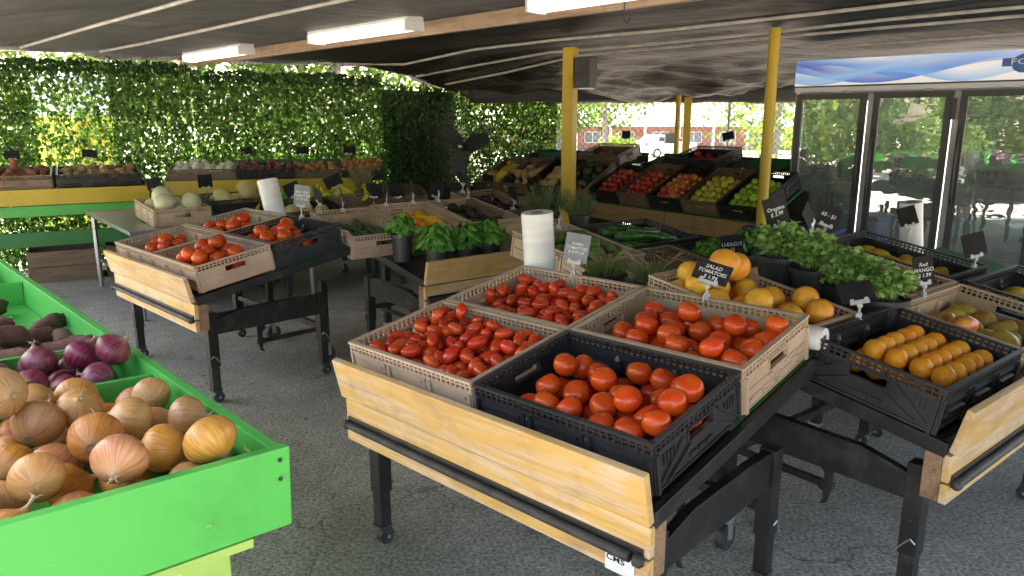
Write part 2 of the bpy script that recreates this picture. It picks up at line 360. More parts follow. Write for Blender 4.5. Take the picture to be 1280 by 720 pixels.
# ------------------------------------------------------------------ mesh helpers
class MB:
    def __init__(s): s.v = []; s.f = []; s.m = []
    def add(s, vs, fs, mi=0, M=None):
        o = len(s.v)
        s.v += [tuple(M @ Vector(x)) for x in vs] if M is not None else [tuple(x) for x in vs]
        s.f += [tuple(i + o for i in f) for f in fs]; s.m += [mi] * len(fs)
        return s
    def box(s, c, d, mi=0, M=None):
        x, y, z = c; a, b, e = d[0] / 2, d[1] / 2, d[2] / 2
        vs = [(x - a, y - b, z - e), (x + a, y - b, z - e), (x + a, y + b, z - e), (x - a, y + b, z - e),
              (x - a, y - b, z + e), (x + a, y - b, z + e), (x + a, y + b, z + e), (x - a, y + b, z + e)]
        return s.add(vs, [(3, 2, 1, 0), (4, 5, 6, 7), (0, 1, 5, 4), (1, 2, 6, 5), (2, 3, 7, 6), (3, 0, 4, 7)], mi, M)
    def bar(s, p, q, wd, h, mi=0, up=(0, 0, 1)):
        p = Vector(p); q = Vector(q); d = q - p; L = d.length; d.normalize()
        u = Vector(up); sd = d.cross(u)
        if sd.length < 1e-4: sd = d.cross(Vector((1, 0, 0)))
        sd.normalize(); u = sd.cross(d)
        M = Matrix((( d.x, sd.x, u.x, (p.x + q.x) / 2), (d.y, sd.y, u.y, (p.y + q.y) / 2), (d.z, sd.z, u.z, (p.z + q.z) / 2), (0, 0, 0, 1)))
        return s.box((0, 0, 0), (L, wd, h), mi, M)
    def tube(s, pts, rad, n=8, mi=0, cap=True):
        pts = [Vector(p) for p in pts]
        if not isinstance(rad, (list, tuple)): rad = [rad] * len(pts)
        o = len(s.v); prev = None
        for i, p in enumerate(pts):
            t = (pts[min(i + 1, len(pts) - 1)] - pts[max(i - 1, 0)])
            t.normalize()
            if prev is None:
                a = t.cross(Vector((0, 0, 1)))
                if a.length < .05: a = t.cross(Vector((1, 0, 0)))
            else:
                a = prev - t * prev.dot(t)
            a.normalize(); prev = a; b = t.cross(a)
            for k in range(n):
                th = 2 * PI * k / n
                s.v.append(tuple(p + (a * math.cos(th) + b * math.sin(th)) * rad[i]))
        for i in range(len(pts) - 1):
            for k in range(n):
                k2 = (k + 1) % n
                s.f.append((o + i * n + k, o + i * n + k2, o + (i + 1) * n + k2, o + (i + 1) * n + k)); s.m.append(mi)
        if cap:
            s.f.append(tuple(o + k for k in reversed(range(n)))); s.m.append(mi)
            e = o + (len(pts) - 1) * n
            s.f.append(tuple(e + k for k in range(n))); s.m.append(mi)
        return s
    def lathe(s, prof, n=16, mi=0, M=None, fn=None):
        vs = []; fs = []
        for (r, z) in prof:
            for k in range(n):
                th = 2 * PI * k / n
                p = (r * math.cos(th), r * math.sin(th), z)
                vs.append(fn(p) if fn else p)
        m = len(prof)
        for i in range(m - 1):
            for k in range(n):
                k2 = (k + 1) % n
                fs.append((i * n + k, i * n + k2, (i + 1) * n + k2, (i + 1) * n + k))
        fs.append(tuple(reversed(range(n)))); fs.append(tuple((m - 1) * n + k for k in range(n)))
        return s.add(vs, fs, mi, M)
    def prism(s, poly, y0, y1, mi=0, M=None):
        """poly of (x,z) extruded from y0 to y1"""
        n = len(poly); vs = [(x, y0, z) for x, z in poly] + [(x, y1, z) for x, z in poly]
        fs = [tuple(range(n)), tuple(reversed(range(n, 2 * n)))] + [(i, n + i, n + (i + 1) % n, (i + 1) % n) for i in range(n)]
        return s.add(vs, fs, mi, M)
    def mesh(s, name, mats, smooth=False, bevel=0, ang=40):
        me = bpy.data.meshes.new(name); me.from_pydata(s.v, [], s.f); me.update()
        if isinstance(mats, str): mats = [mats]
        for x in mats: me.materials.append(MATS[x])
        if len(mats) > 1: me.polygons.foreach_set("material_index", s.m)
        bm = bmesh.new(); bm.from_mesh(me)
        if not (len(s.f) > 20000): bmesh.ops.recalc_face_normals(bm, faces=bm.faces)
        if bevel:
            ed = [e for e in bm.edges if len(e.link_faces) == 2 and e.calc_face_angle(0) > R(50)]
            bmesh.ops.bevel(bm, geom=ed, offset=bevel, segments=2, affect='EDGES', profile=.6, clamp_overlap=True)
        bm.to_mesh(me); bm.free()
        if smooth:
            me.polygons.foreach_set("use_smooth", [True] * len(me.polygons))
            if ang < 180: me.set_sharp_from_angle(angle=R(ang))
        return me
    def obj(s, name, mats, parent=None, M=None, **kw):
        return link(name, s.mesh(name, mats, **kw), parent, M)
def link(name, data, parent=None, M=None):
    o = bpy.data.objects.new(name, data); col.objects.link(o)
    if parent is not None: o.parent = parent
    if M is not None: o.matrix_basis = M
    return o
def tag(o, label, cat, group=None):
    o['label'] = label; o['category'] = cat
    if group: o['group'] = group
    return o
def thing(name, label, cat, M=None, group=None):
    o = bpy.data.objects.new(name, None); o.empty_display_size = .1; col.objects.link(o)
    if M is not None: o.matrix_basis = M
    return tag(o, label, cat, group)
def struct(o): o['kind'] = 'structure'; return o
KIDS = {}
def copy_tree(o, M=None, parent=None):
    c = o.copy(); col.objects.link(c); c.parent = parent
    if M is not None: c.matrix_basis = M
    for ch in list(o.children): copy_tree(ch, None, c)
    return c
def T(x, y, z): return Matrix.Translation((x, y, z))
def RZ(a): return Matrix.Rotation(R(a), 4, 'Z')
def RX(a): return Matrix.Rotation(R(a), 4, 'X')
def RY(a): return Matrix.Rotation(R(a), 4, 'Y')
def S(x, y=None, z=None):
    return Matrix.Diagonal((x, x if y is None else y, x if z is None else z, 1))
rng = random.Random(7)
def sphere_verts(n=14, m=10, fn=None):
    b = MB(); prof = []
    for i in range(m + 1):
        t = PI * i / m
        prof.append((max(1e-3, math.sin(t)), -math.cos(t)))
    b.lathe(prof, n, fn=fn); return b
def nz(p, s, a, seed=0):
    v = Vector(p); return v * (1 + a * noise.noise(v * s + Vector((seed * 7.3, seed * 3.1, seed))))

# ------------------------------------------------------------------ ground
def smooth(a, b, x):
    t = max(0, min(1, (x - a) / (b - a))); return t * t * (3 - 2 * t)
def gz(x, y):
    d = max(0, y - 11, -x - 9 + 0)
    return -.018 * max(0, y - 11.5)
b = MB()
b.add([(-12, -8, 0), (12, -8, 0), (12, 11.6, 0), (-12, 11.6, 0)], [(0, 1, 2, 3)])
struct(b.obj('ground', 'asphalt'))
b = MB(); xs = (-600, -60, -12, 12, 60, 600); ys = (-600, -60, -8, 11.6, 70, 800)
vs = [(x, y, -.02 + gz(x, min(y, 110))) for y in ys for x in xs]
fs = []
for j in range(5):
    for i in range(5):
        if i == 2 and j == 2: continue
        k = j * 6 + i; fs.append((k, k + 1, k + 7, k + 6))
b.add(vs, fs); struct(b.obj('outer_ground', 'concrete_out'))
b = MB(); b.add([(-30, 58, gz(0, 58) + .0), (60, 58, gz(0, 58) + .0), (60, 64, gz(0, 64) + .0), (-30, 64, gz(0, 64) + .0)], [(0, 1, 2, 3)])
b.v = [(x, y, z + .03) for x, y, z in b.v]
struct(b.obj('lawn', 'grass_out'))
# dry leaf litter on the floor
b = MB(); r = random.Random(3)
for i in range(170):
    x, y = r.uniform(-3, 3), r.uniform(1.4, 8)
    s_ = r.uniform(.006, .022); a = r.uniform(0, PI)
    b.add([(-s_, 0, .002), (0, -s_ * .4, .004), (s_, 0, .003), (0, s_ * .4, .006)], [(0, 1, 2), (0, 2, 3)], M=T(x, y, .002) @ RZ(math.degrees(a)))
lit = b.obj('leaf_litter', 'brown_wood'); lit['kind'] = 'stuff'; tag(lit, 'scattered dry leaf crumbs on the grey floor', 'litter')

# ------------------------------------------------------------------ canopy of dark shade cloth
PIPES = [1.83, 2.5, 3.5, 4.9, 5.6, 6.05, 7.2]
WALL0, WALL_A = Vector((-4.62, 7.9)), R(26)
def wall_y(x): return WALL0.y + (x - WALL0.x) * math.tan(WALL_A)
def back_y(x):
    a = wall_y(x) + .35
    if x < -1.6: return a
    return a + (10.9 - a) * smooth(-1.6, -.5, x)  # roof carried past the fence to keep sun off the rear turf
def front_y(x): return max(-.42 - x, -2.4)  # unseen open edge set for light: skylight in, sun off the bin
def tarp_z(x, y):
    bb = (x + y) * .7071; aa = (x - y) * .7071
    prev = .25
    z = 2.235
    sup = [-2.0] + PIPES + [9.6]
    for s0, s1 in zip(sup[:-1], sup[1:]):
        if s0 <= bb < s1:
            t = (bb - s0) / (s1 - s0); z -= .05 * (s1 - s0) * 4 * t * (1 - t)
    back = smooth(3.4, 0.9, back_y(x) - y) * smooth(-2.2, -.2, x)
    z -= .27 * back
    n = noise.noise(Vector((aa * .5, bb * 3.2, 1.3))) * .022 + noise.noise(Vector((aa * 1.7, bb * 7, 4.3))) * .010
    f = noise.noise(Vector((x * .42 + .25 * y, y * 2.3 - x * .45, 9.1))); f2 = noise.noise(Vector((x * 1.1, y * 5.2 - x * .8, 2.1)))
    z += n * (1 + 1.5 * back) + back * ((abs(f) - .2) * .26 + (abs(f2) - .2) * .10)
    z += .05 * noise.noise(Vector((x * 2.0, 3.3, 0))) * smooth(.7, 0, back_y(x) - y) * smooth(-1.4, -2.4, x)
    if x > 2.2: z += .05 * smooth(2.2, 3.2, x)
    return z
def canopy(name, x0, x1, y_of0, y_of1, mt, step=.07):
    b = MB(); nx = int((x1 - x0) / step); ny = 110
    for i in range(nx + 1):
        x = x0 + (x1 - x0) * i / nx; ya, yb = y_of0(x), y_of1(x)
        for j in range(ny + 1):
            y = ya + (yb - ya) * j / ny
            b.v.append((x, y, tarp_z(x, y)))
    for i in range(nx):
        for j in range(ny):
            k = i * (ny + 1) + j
            b.f.append((k, k + ny + 1, k + ny + 2, k + 1)); b.m.append(0)
    return b.obj(name, mt, smooth=True, ang=180)
split = lambda x: min(max(3.62 * 1.4142 - x, front_y(x) + .2), back_y(x) - .3)
o = canopy('canopy_tarp', -7.2, 6.5, front_y, lambda x: split(x) + .12, 'tarp'); tag(o, 'grey shade cloth coloured paler as if lit between the open side and the timber beam', 'canopy')  # paler cloth colour stands for light from the open side
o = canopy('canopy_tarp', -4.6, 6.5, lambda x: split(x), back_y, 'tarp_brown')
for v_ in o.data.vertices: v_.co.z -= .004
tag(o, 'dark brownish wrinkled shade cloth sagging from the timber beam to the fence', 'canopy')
# purlin pipes
a_dir = Vector((.7071, -.7071, 0)); b_dir = Vector((.7071, .7071, 0))
def ab(a, b_, z): v_ = a_dir * a + b_dir * b_; return Vector((v_.x, v_.y, z))
PIPE_LABELS = ['thin pale conduit pipe crossing the grey cloth nearest the open side', 'pale pipe under grey cloth between open side and the lamps', '',
               'pale pipe meeting the square yellow post', 'pale pipe meeting the round yellow post', 'thin pipe over the aisle in front of the cooler', 'pipe close above the cooler header']
for i, pb in enumerate(PIPES):
    if i == 2: continue
    lo_a = -8.2 + 1.5 * max(0, pb - 2.5) * .4; hi_a = 5.5
    if pb > 4.5: lo_a = -7.6
    if pb > 5.3: lo_a = -7.2
    if pb > 7: lo_a = -3.0
    pts = [ab(lo_a + (hi_a - lo_a) * k / 12, pb, 0) for k in range(13)]
    pts = [Vector((p.x, p.y, min(tarp_z(p.x, p.y), 2.25) - .050)) for p in pts if p.y < back_y(p.x) - .05]
    b = MB(); b.tube(pts, .0125, 8)
    if i == 1: pts = pts
    o = tag(b.obj('roof_pipe', 'pipe', smooth=True), PIPE_LABELS[i], 'pipe', 'pipes under the canopy')
# timber beam
b = MB(); p0, p1 = ab(-9.0, 3.5, 2.165), ab(4.6, 3.5, 2.165)
L = (p1 - p0).length
b.box((0, 0, 0), (L, .042, .095))
o = b.obj('roof_beam', 'beam_wood', M=T(*((p0 + p1) / 2)) @ RZ(-45), bevel=.004); tag(o, 'long bare timber beam carrying the shade cloth', 'beam')
for k, a in enumerate((-2.6, -1.6, .6)):
    b = MB(); q = ab(a, 3.47, 2.11)
    pts = [q + Vector((0, 0, .05)), q, q + Vector((0, 0, -.05)), q + Vector((.012, -.012, -.068)), q + Vector((.026, -.026, -.06)), q + Vector((.03, -.03, -.04))]
    tag(b.tube(pts, .003, 6).obj('wire_hook', 'wire', smooth=True), 'small bent wire hook hanging from the timber beam', 'hook', 'hooks on the beam')
# fluorescent fixtures
for k, (a, lab) in enumerate(((-7.08, 'lit white tube lamp nearest the ivy screen'), (-4.68, 'lit white tube lamp, the middle one under the timber beam'), (-2.36, 'lit white tube lamp farthest from the ivy screen'))):
    M = T(*ab(a, 3.16, 2.1)) @ RZ(-45)
    t = thing('tube_lamp', lab, 'lamp', M, 'tube lamps')
    MB().box((0, 0, .075), (1.26, .13, .03)).obj('housing', 'white_metal', t, bevel=.004)
    b = MB(); prof = [(-.075, .06), (-.07, .025), (-.045, .004), (0, -.002), (.045, .004), (.07, .025), (.075, .06)]
    b.prism([(x, z) for x, z in prof], -.6, .6, M=RZ(90)); b.obj('diffuser', 'lamp_diffuser', t)
    for s_ in (-1, 1): MB().box((s_ * .612, 0, .03), (.02, .155, .066)).obj('end_cap', 'white_metal', t, bevel=.004)
    for s_ in (-1, 1): MB().tube([(s_ * .4, 0, .09), (s_ * .4, 0, .14)], .003, 6).obj('hanger', 'wire', t)
# rolled curtain along the back edge
b = MB(); r = random.Random(5)
pts = []; n = 60
for i in range(n + 1):
    x = -.55 + 5.8 * i / n
    pts.append((x, 9.88, 1.90 + .012 * noise.noise(Vector((x * 2, 0, 0)))))
b.tube(pts, [.085 + .012 * noise.noise(Vector((x[0] * 3, 5, 0))) for x in pts], 14, cap=True)
b.v = [(x, y, 1.90 + (z - 1.90) * 1.55 + .006 * noise.noise(Vector((x * 9, z * 30, 0)))) for x, y, z in b.v]
tag(b.obj('rolled_curtain', 'tarp', smooth=True, ang=180), 'dark rolled side curtain tied up above the chain link fence', 'curtain')

# ------------------------------------------------------------------ posts
b = MB(); b.box((0, 0, 1.06), (.098, .098, 2.12))
o = b.obj('yellow_post', 'yellow_paint', M=T(.485, 6.4, 0) @ RZ(-30), bevel=.006); tag(o, 'square yellow timber post carrying a dark loudspeaker box', 'post')
t = thing('loudspeaker', 'dark brown box loudspeaker mounted on the square yellow post', 'speaker', T(.61, 6.33, 1.80) @ RZ(-30))
MB().box((0, 0, .11), (.13, .16, .24)).obj('cabinet', 'speaker_brown', t, bevel=.006)
MB().box((0, -.0825, .11), (.115, .005, .22)).obj('grille', 'black_rubber', t)
MB().box((0, 0, -.014), (.10, .10, .008)).obj('mounting_plate', 'white_metal', t)
b = MB(); b.tube([(1.985, 5.86, 0), (1.985, 5.86, 2.2)], .042, 16)
tag(b.obj('yellow_post', 'yellow_paint', smooth=True), 'round yellow steel post between the limes and the cooler', 'post')
t = thing('yellow_post', 'yellow steel post with a grey box by the chain link fence', 'post', T(2.13, 9.75, 0))
b = MB(); b.tube([(0, 0, 0), (0, 0, 2.0)], .035, 12); b.obj('pole', 'yellow_paint', t, smooth=True)
MB().box((-.10, -.03, 1.32), (.12, .09, .13)).obj('switch_box', 'grey_metal', t, bevel=.004)
b = MB(); b.tube([(-.06, -.05, 2.0), (.0, -.06, 1.95), (.06, -.05, 2.02)], .03, 8).obj('collar', 'yellow_paint', t, smooth=True)
tag(MB().box((0, 0, .98), (.095, .05, 1.96)).obj('yellow_plank', 'yellow_paint', M=T(2.27, 9.83, 0), bevel=.004), 'upright yellow plank beside the steel post at the fence', 'plank')

# ------------------------------------------------------------------ ivy screens
def ivy_leaf(b, p, s_, nrm, mi, r):
    up = Vector((r.uniform(-.5, .5), r.uniform(-.5, .5), -1)).normalized()
    n_ = (nrm + Vector((r.uniform(-.8, .8), r.uniform(-.8, .8), r.uniform(-.3, .9)))).normalized()
    x_ = up.cross(n_).normalized(); y_ = n_.cross(x_)
    f = s_ * .18
    pts = [p - y_ * s_ * .5, p - y_ * s_ * .18 + x_ * s_ * .5 + n_ * f, p + y_ * s_ * .05 + x_ * s_ * .30 + n_ * f * .4, p + y_ * s_ * .62,
           p + y_ * s_ * .05 - x_ * s_ * .30 + n_ * f * .4, p - y_ * s_ * .18 - x_ * s_ * .5 + n_ * f]
    b.add(pts, [(0, 1, 2, 3), (0, 3, 4, 5)], mi)
def ivy(label, p0, p1, z0, z1, dens, seed, w3=(.3, .45, .25), thick=.05, backing=False, thin=None):
    p0 = Vector((p0[0], p0[1], 0)); p1 = Vector((p1[0], p1[1], 0)); d = (p1 - p0); L = d.length; d.normalize()
    nrm = Vector((d.y, -d.x, 0))
    r = random.Random(seed)
    t = thing('ivy_screen', label, 'ivy screen', T(p0.x, p0.y, 0))
    b = MB()
    cnt = int(dens * L * (z1 - z0))
    for i in range(cnt):
        u = r.uniform(0, L); z = z0 + (math.floor(r.uniform(0, (z1 - z0) / .058)) + .5 + r.gauss(0, .32)) * .058
        ragged = noise.noise(Vector((u * 3, seed, 0))) * .05 + noise.noise(Vector((u * 11, seed, 3))) * .04
        if z > z1 - .06 + ragged: continue
        # thin spots and denser rows of the panel grid
        dn = noise.noise(Vector((u * 1.7, z * 1.7, seed))) * .5 + .5
        seam = abs((u % 1.0) - .5) > .47
        if r.random() > .80 + .25 * dn and not seam: continue
        if thin and thin[0] < u < thin[1] and 1.05 < z < 2.02 and r.random() < .5: continue
        q = d * u + nrm * r.uniform(-thick, thick) + Vector((0, 0, z))
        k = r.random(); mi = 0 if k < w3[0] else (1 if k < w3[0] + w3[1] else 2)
        if z > z1 - .18 and r.random() < .7: mi = 0  # canopy shade put into colour: top leaves mostly dark
        ivy_leaf(b, q, r.uniform(.030, .052), nrm, mi, r)
    lv = b.obj('leaves', ['ivy_dark', 'ivy_mid', 'ivy_light'], t); lv['kind'] = 'stuff'
    b = MB()
    gx = .25
    for k in range(int(L / gx) + 1): q = d * (k * gx); b.bar(q + Vector((0, 0, z0)), q + Vector((0, 0, z1 - .05)), .006, .006)
    for k in range(int((z1 - z0) / .25)): zz = z0 + .12 + k * .25; b.bar(Vector((0, 0, zz)), d * L + Vector((0, 0, zz)), .006, .006)
    b.obj('trellis', 'dark_green_paint', t)
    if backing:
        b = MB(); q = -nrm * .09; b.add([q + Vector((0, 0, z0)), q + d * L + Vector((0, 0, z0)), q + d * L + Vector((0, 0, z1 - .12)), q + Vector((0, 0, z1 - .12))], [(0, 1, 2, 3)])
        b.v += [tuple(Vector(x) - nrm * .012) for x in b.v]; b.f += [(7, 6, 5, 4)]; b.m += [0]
        b.obj('added_dark_sheet', 'black_rubber', t)  # black sheet added to stand for the shade behind these leaves
    return t
WL = lambda x: (x, wall_y(x))
ivy('wide screen of green ivy leaves behind the potato benches', WL(-6.4), WL(-3.55), 0, 2.20, 5200, 1, (.2, .42, .38), thin=(1.68, 2.36))
ivy('ivy screen behind the white and yellow onion benches', WL(-3.53), WL(-1.62), 0, 2.13, 5200, 2, (.2, .45, .35))
ivy('dense ivy screen coloured dark as in shade beside the pedestal fan', WL(-1.60), (-.72, 10.35), 0, 2.04, 2400, 3, (.75, .22, .03), .07, True)  # shade of this turned stretch put into mostly dark leaves
ivy('bright ivy screen behind the melon and butternut crates', (-.70, 10.37), (.62, 10.40), 0, 2.1, 4200, 4, (.2, .42, .38))
# steel posts and top rail of the fence behind the ivy, with a strip of chain link above it
def chain_link(label, p0, p1, z0, z1, pitch=.085, rad=.0048):
    p0 = Vector((p0[0], p0[1], 0)); p1 = Vector((p1[0], p1[1], 0)); d = p1 - p0; L = d.length; d.normalize()
    t = thing('chain_link_fence', label, 'fence', T(p0.x, p0.y, 0))
    b = MB(); h = pitch / 2; n = int(L / h)
    nr = Vector((d.y, -d.x, 0)); nk = int((z1 - z0) / h)
    for i in range(n):
        b.tube([d * (i * h + (h if (k + i) % 2 else 0)) + Vector((0, 0, z0 + k * h)) + nr * (.002 if k % 2 else -.002) for k in range(nk + 1)], rad, 3, cap=False)
    b.obj('wire_mesh', 'wire', t)
    b = MB(); b.tube([Vector((0, 0, z1)), d * L + Vector((0, 0, z1))], .02, 8); b.obj('top_rail', 'zinc', t, smooth=True)
    k = 0.0
    while k < L:
        b = MB(); q = d * k - nr * .03; b.tube([q, q + Vector((0, 0, z1 + .03))], .025, 8); b.obj('fence_post', 'zinc', t, smooth=True); k += 2.4
    return t
chain_link('chain link fence open to the sunny street behind the apples', (.60, 10.46), (5.6, 10.46), .3, 2.2)
def off(p, dd): return (p[0] - math.sin(WALL_A) * dd, p[1] + math.cos(WALL_A) * dd)
chain_link('chain link fence rising above the ivy behind the benches', off(WL(-6.4), .1), off(WL(-1.5), .1), 1.8, 2.24, .1)

# ------------------------------------------------------------------ beyond the fence
def tree(label, loc, h, rad, n, seed, leaf=.16, mats=('tree_leaf', 'tree_leaf_light'), trunk=.16, lean=0, zsq=.75, group='trees beyond the market'):
    r = random.Random(seed); t = thing('shade_tree', label, 'tree', T(*loc), group)
    b = MB(); top = h - rad * zsq * .8
    b.tube([(0, 0, -.1), (lean * .3, 0, top * .5), (lean, .1, top)], [trunk, trunk * .8, trunk * .6], 10)
    limbs = []
    for i in range(7):
        a = 2 * PI * i / 7 + r.uniform(-.3, .3); e = Vector((math.cos(a) * rad * .7 + lean, math.sin(a) * rad * .7, top + rad * zsq * r.uniform(.2, .9)))
        s0 = Vector((lean * r.uniform(.6, 1), .1, top * r.uniform(.7, 1)))
        mid = (s0 + e) / 2 + Vector((r.uniform(-.3, .3), r.uniform(-.3, .3), r.uniform(.0, .5)))
        b.tube([s0, mid, e], [trunk * .5, trunk * .3, trunk * .1], 7); limbs.append(e)
    b.obj('trunk', 'bark', t, smooth=True)
    b = MB(); cl = []
    for i in range(26):
        v_ = Vector((r.gauss(0, 1), r.gauss(0, 1), r.gauss(0, .8))).normalized() * r.uniform(.35, 1)
        cl.append((Vector((v_.x * rad + lean, v_.y * rad, h - rad * zsq + v_.z * rad * zsq)), rad * r.uniform(.2, .42)))
    for i in range(n):
        c_, cr = cl[r.randrange(len(cl))]
        v_ = Vector((r.gauss(0, 1), r.gauss(0, 1), r.gauss(0, 1))).normalized() * cr * (r.random() ** .4)
        ivy_leaf(b, c_ + v_, leaf * r.uniform(.6, 1.3), Vector((r.uniform(-1, 1), r.uniform(-1, 1), .6)).normalized(), 0 if r.random() < .55 else 1, r)
    b.obj('crown', list(mats), t)['kind'] = 'stuff'
    return t
def bush(label, loc, dims, n, seed, mats=('tree_leaf', 'tree_leaf_light'), leaf=.09, group='shrubs beyond the market'):
    r = random.Random(seed); t = thing('shrub', label, 'shrub', T(*loc), group)
    b = MB()
    for i in range(5): b.tube([(r.uniform(-.2, .2) * dims[0], 0, 0), (r.uniform(-.4, .4) * dims[0], r.uniform(-.2, .2), dims[2] * .7)], .02, 5)
    b.obj('stems', 'bark', t)
    b = MB()
    for i in range(n):
        v_ = Vector((r.gauss(0, 1), r.gauss(0, 1), r.gauss(0, 1))).normalized() * r.uniform(.5, 1)
        q = Vector((v_.x * dims[0] / 2, v_.y * dims[1] / 2, dims[2] * .52 + v_.z * dims[2] * .48)); q *= 1 + .2 * noise.noise(q * 2)
        ivy_leaf(b, q, leaf * r.uniform(.6, 1.3), v_, 0 if r.random() < .5 else 1, r)
    b.obj('foliage', list(mats), t)['kind'] = 'stuff'
    return t
# brick building with long white roof
by = 76.0; g0 = gz(0, by)
t = thing('brick_building', 'long low red brick building with a broad white roof across the street', 'building', T(8, by, g0))
MB().box((2, 3, 1.2), (52, 6, 2.4)).obj('wall', 'brick', t)
b = MB(); b.prism([(-1.2, 2.35), (-1.2, 2.62), (3.2, 4.3), (7, 2.62), (7, 2.35)], -24.5, 28.5, M=RZ(90) @ S(1, -1, 1)); b.v = [(x, y, z) for x, y, z in b.v]
b2 = MB(); b2.add([(-24.5, -1.2, 2.4), (28.5, -1.2, 2.4), (28.5, -1.2, 2.75), (-24.5, -1.2, 2.75), (-24.5, 4, 4.6), (28.5, 4, 4.6), (-24.5, 4, 2.4), (28.5, 4, 2.4)],
                  [(0, 1, 2, 3), (3, 2, 5, 4), (0, 6, 7, 1), (6, 4, 5, 7), (0, 3, 4, 6), (1, 7, 5, 2)])
b2.obj('roof', 'white_roof', t)
for k in range(15):
    MB().box((-22 + k * 3.4, -1.0, 1.2), (.22, .22, 2.38)).obj('column', 'white_metal', t)
for k in range(14):
    wn_ = MB().box((-20.3 + k * 3.4, -.03, 1.35), (1.6, .1, 1.1)).obj('window', 'white_metal', t)
    for s_ in (-.39, .39): MB().box((-20.3 + k * 3.4 + s_, -.09, 1.35), (.70, .02, .98)).obj('pane', 'window_glass', wn_)
# white car
cx, cyy = 10.6, 52.0; g1 = gz(0, cyy) - .02
t = thing('parked_car', 'white hatchback car parked in the street beyond the fence', 'car', T(cx, cyy, g1) @ RZ(205))
side = [(-2.1, .35), (-2.15, .75), (-2.0, .98), (-1.1, 1.08), (-.45, 1.5), (1.1, 1.55), (1.85, 1.1), (2.05, .95), (2.1, .4), (1.75, .28), (-1.8, .28)]
b = MB(); b.prism(side, -.86, .86); b.v = [(x, y * (1 - .16 * smooth(1.0, 1.55, z)), z) for x, y, z in b.v]
b.obj('body', 'car_white', t, bevel=.05, smooth=True)
for s_ in (-1, 1):
    for (a0, a1) in ((-.95, .12), (.22, 1.25)):
        b = MB(); y0 = s_ * .80
        pts = [(a0, 1.10), (a1, 1.12), (a1 - (.0 if a1 < 1 else .25), 1.43), (max(a0 + (.5 if a0 < 0 else 0), a0), 1.43)]
        b.add([(x, s_ * (.868 - .3 * max(0, z - 1.05)), z) for x, z in pts], [(0, 1, 2, 3)]); b.obj('side_window', 'car_glass', t)
    for wx in (-1.3, 1.3):
        wh = MB().tube([(wx, s_ * .68, .32), (wx, s_ * .89, .32)], .33, 20).obj('wheel', 'black_rubber', t, smooth=True)
        MB().tube([(wx, s_ * .885, .32), (wx, s_ * .9, .32)], .2, 14).obj('rim', 'chrome', wh)
    MB().box((-2.08, s_ * .62, .78), (.1, .36, .16)).obj('headlight', 'chrome', t); MB().box((2.04, s_ * .66, .92), (.06, .26, .2)).obj('tail_light', 'tail_red', t)
b = MB(); b.add([(-1.12, -.74, 1.10), (-1.12, .74, 1.10), (-.52, .66, 1.47), (-.52, -.66, 1.47)], [(0, 1, 2, 3)]); b.v = [(x - .03, y, z + .02) for x, y, z in b.v]; b.obj('windscreen', 'car_glass', t)
b = MB(); b.add([(1.82, -.72, 1.14), (1.82, .72, 1.14), (1.2, .64, 1.5), (1.2, -.64, 1.5)], [(0, 1, 2, 3)]); b.v = [(x + .03, y, z + .02) for x, y, z in b.v]; b.obj('rear_window', 'car_glass', t)
# trees, shrubs
tree('thick trunked forking tree in the street seen past the round post', (10.6, 31, gz(0, 31)), 6.5, 4.0, 2600, 11, .22, trunk=.34, lean=.4)
tree('broad leafy tree above the white roofed building', (4.0, 66, gz(0, 66)), 9, 5.5, 3500, 12, .4, trunk=.3)
tree('slim trunked tree in front of the brick building', (5.0, 40, gz(0, 40)), 6.5, 3.0, 2400, 13, .22, trunk=.17, lean=-.3)
tree('light green tree rising behind the bright ivy screen', (-1.5, 24, gz(0, 24)), 6.0, 3.2, 3600, 14, .2)
tree('tall tree behind the wide ivy screen', (-9.5, 19, gz(0, 19)), 7.0, 3.6, 4200, 15, .22)
tree('leafy tree standing behind the onion bench ivy', (-4.6, 20, gz(0, 20)), 5.8, 3.0, 4000, 16, .2)
tree('bushy tree at the far left behind the ivy', (-14.5, 14, 0), 6.5, 3.4, 3600, 17, .2)
bush('yellow green shrub beside the white car', (6.6, 47, gz(0, 47)), (2.6, 2, 1.5), 900, 21, leaf=.16, mats=('tree_leaf_light', 'tree_leaf_light'))
bush('round yellow green shrub right of the street tree', (17.5, 44, gz(0, 44)), (3.6, 3, 2.4), 1400, 22, leaf=.18, mats=('tree_leaf_light', 'tree_leaf_light'))
bush('low shrub in front of the brick building wing', (9.0, 58, gz(0, 58)), (3, 2, 1.3), 700, 23, leaf=.2)
for k, (x, y, lab) in enumerate(((-7.6, 12.0, 'clipped shrub close behind the wide ivy screen'), (-5.0, 13.4, 'shrub behind the ivy seam between the benches'), (-2.9, 13.8, 'shrub behind the onion bench ivy'))):
    bush(lab, (x, y, 0), (2.4, 1.2, 1.25), 1300, 30 + k, leaf=.12)
# cabinet seen through the ivy: yellow below, white above
t = thing('storage_cabinet', 'yellow and white cabinet glimpsed through the ivy leaves', 'cabinet', T(-5.78, 10.05, 0) @ RZ(-30))
MB().box((0, 0, .80), (.95, .6, 1.60)).obj('lower_body', 'yellow_paint', t, bevel=.01)
MB().box((0, 0, 1.875), (.94, .58, .54)).obj('upper_body', 'white_metal', t, bevel=.01)
MB().box((0.28, -.312, .9), (.03, .02, .3)).obj('handle', 'grey_metal', t)
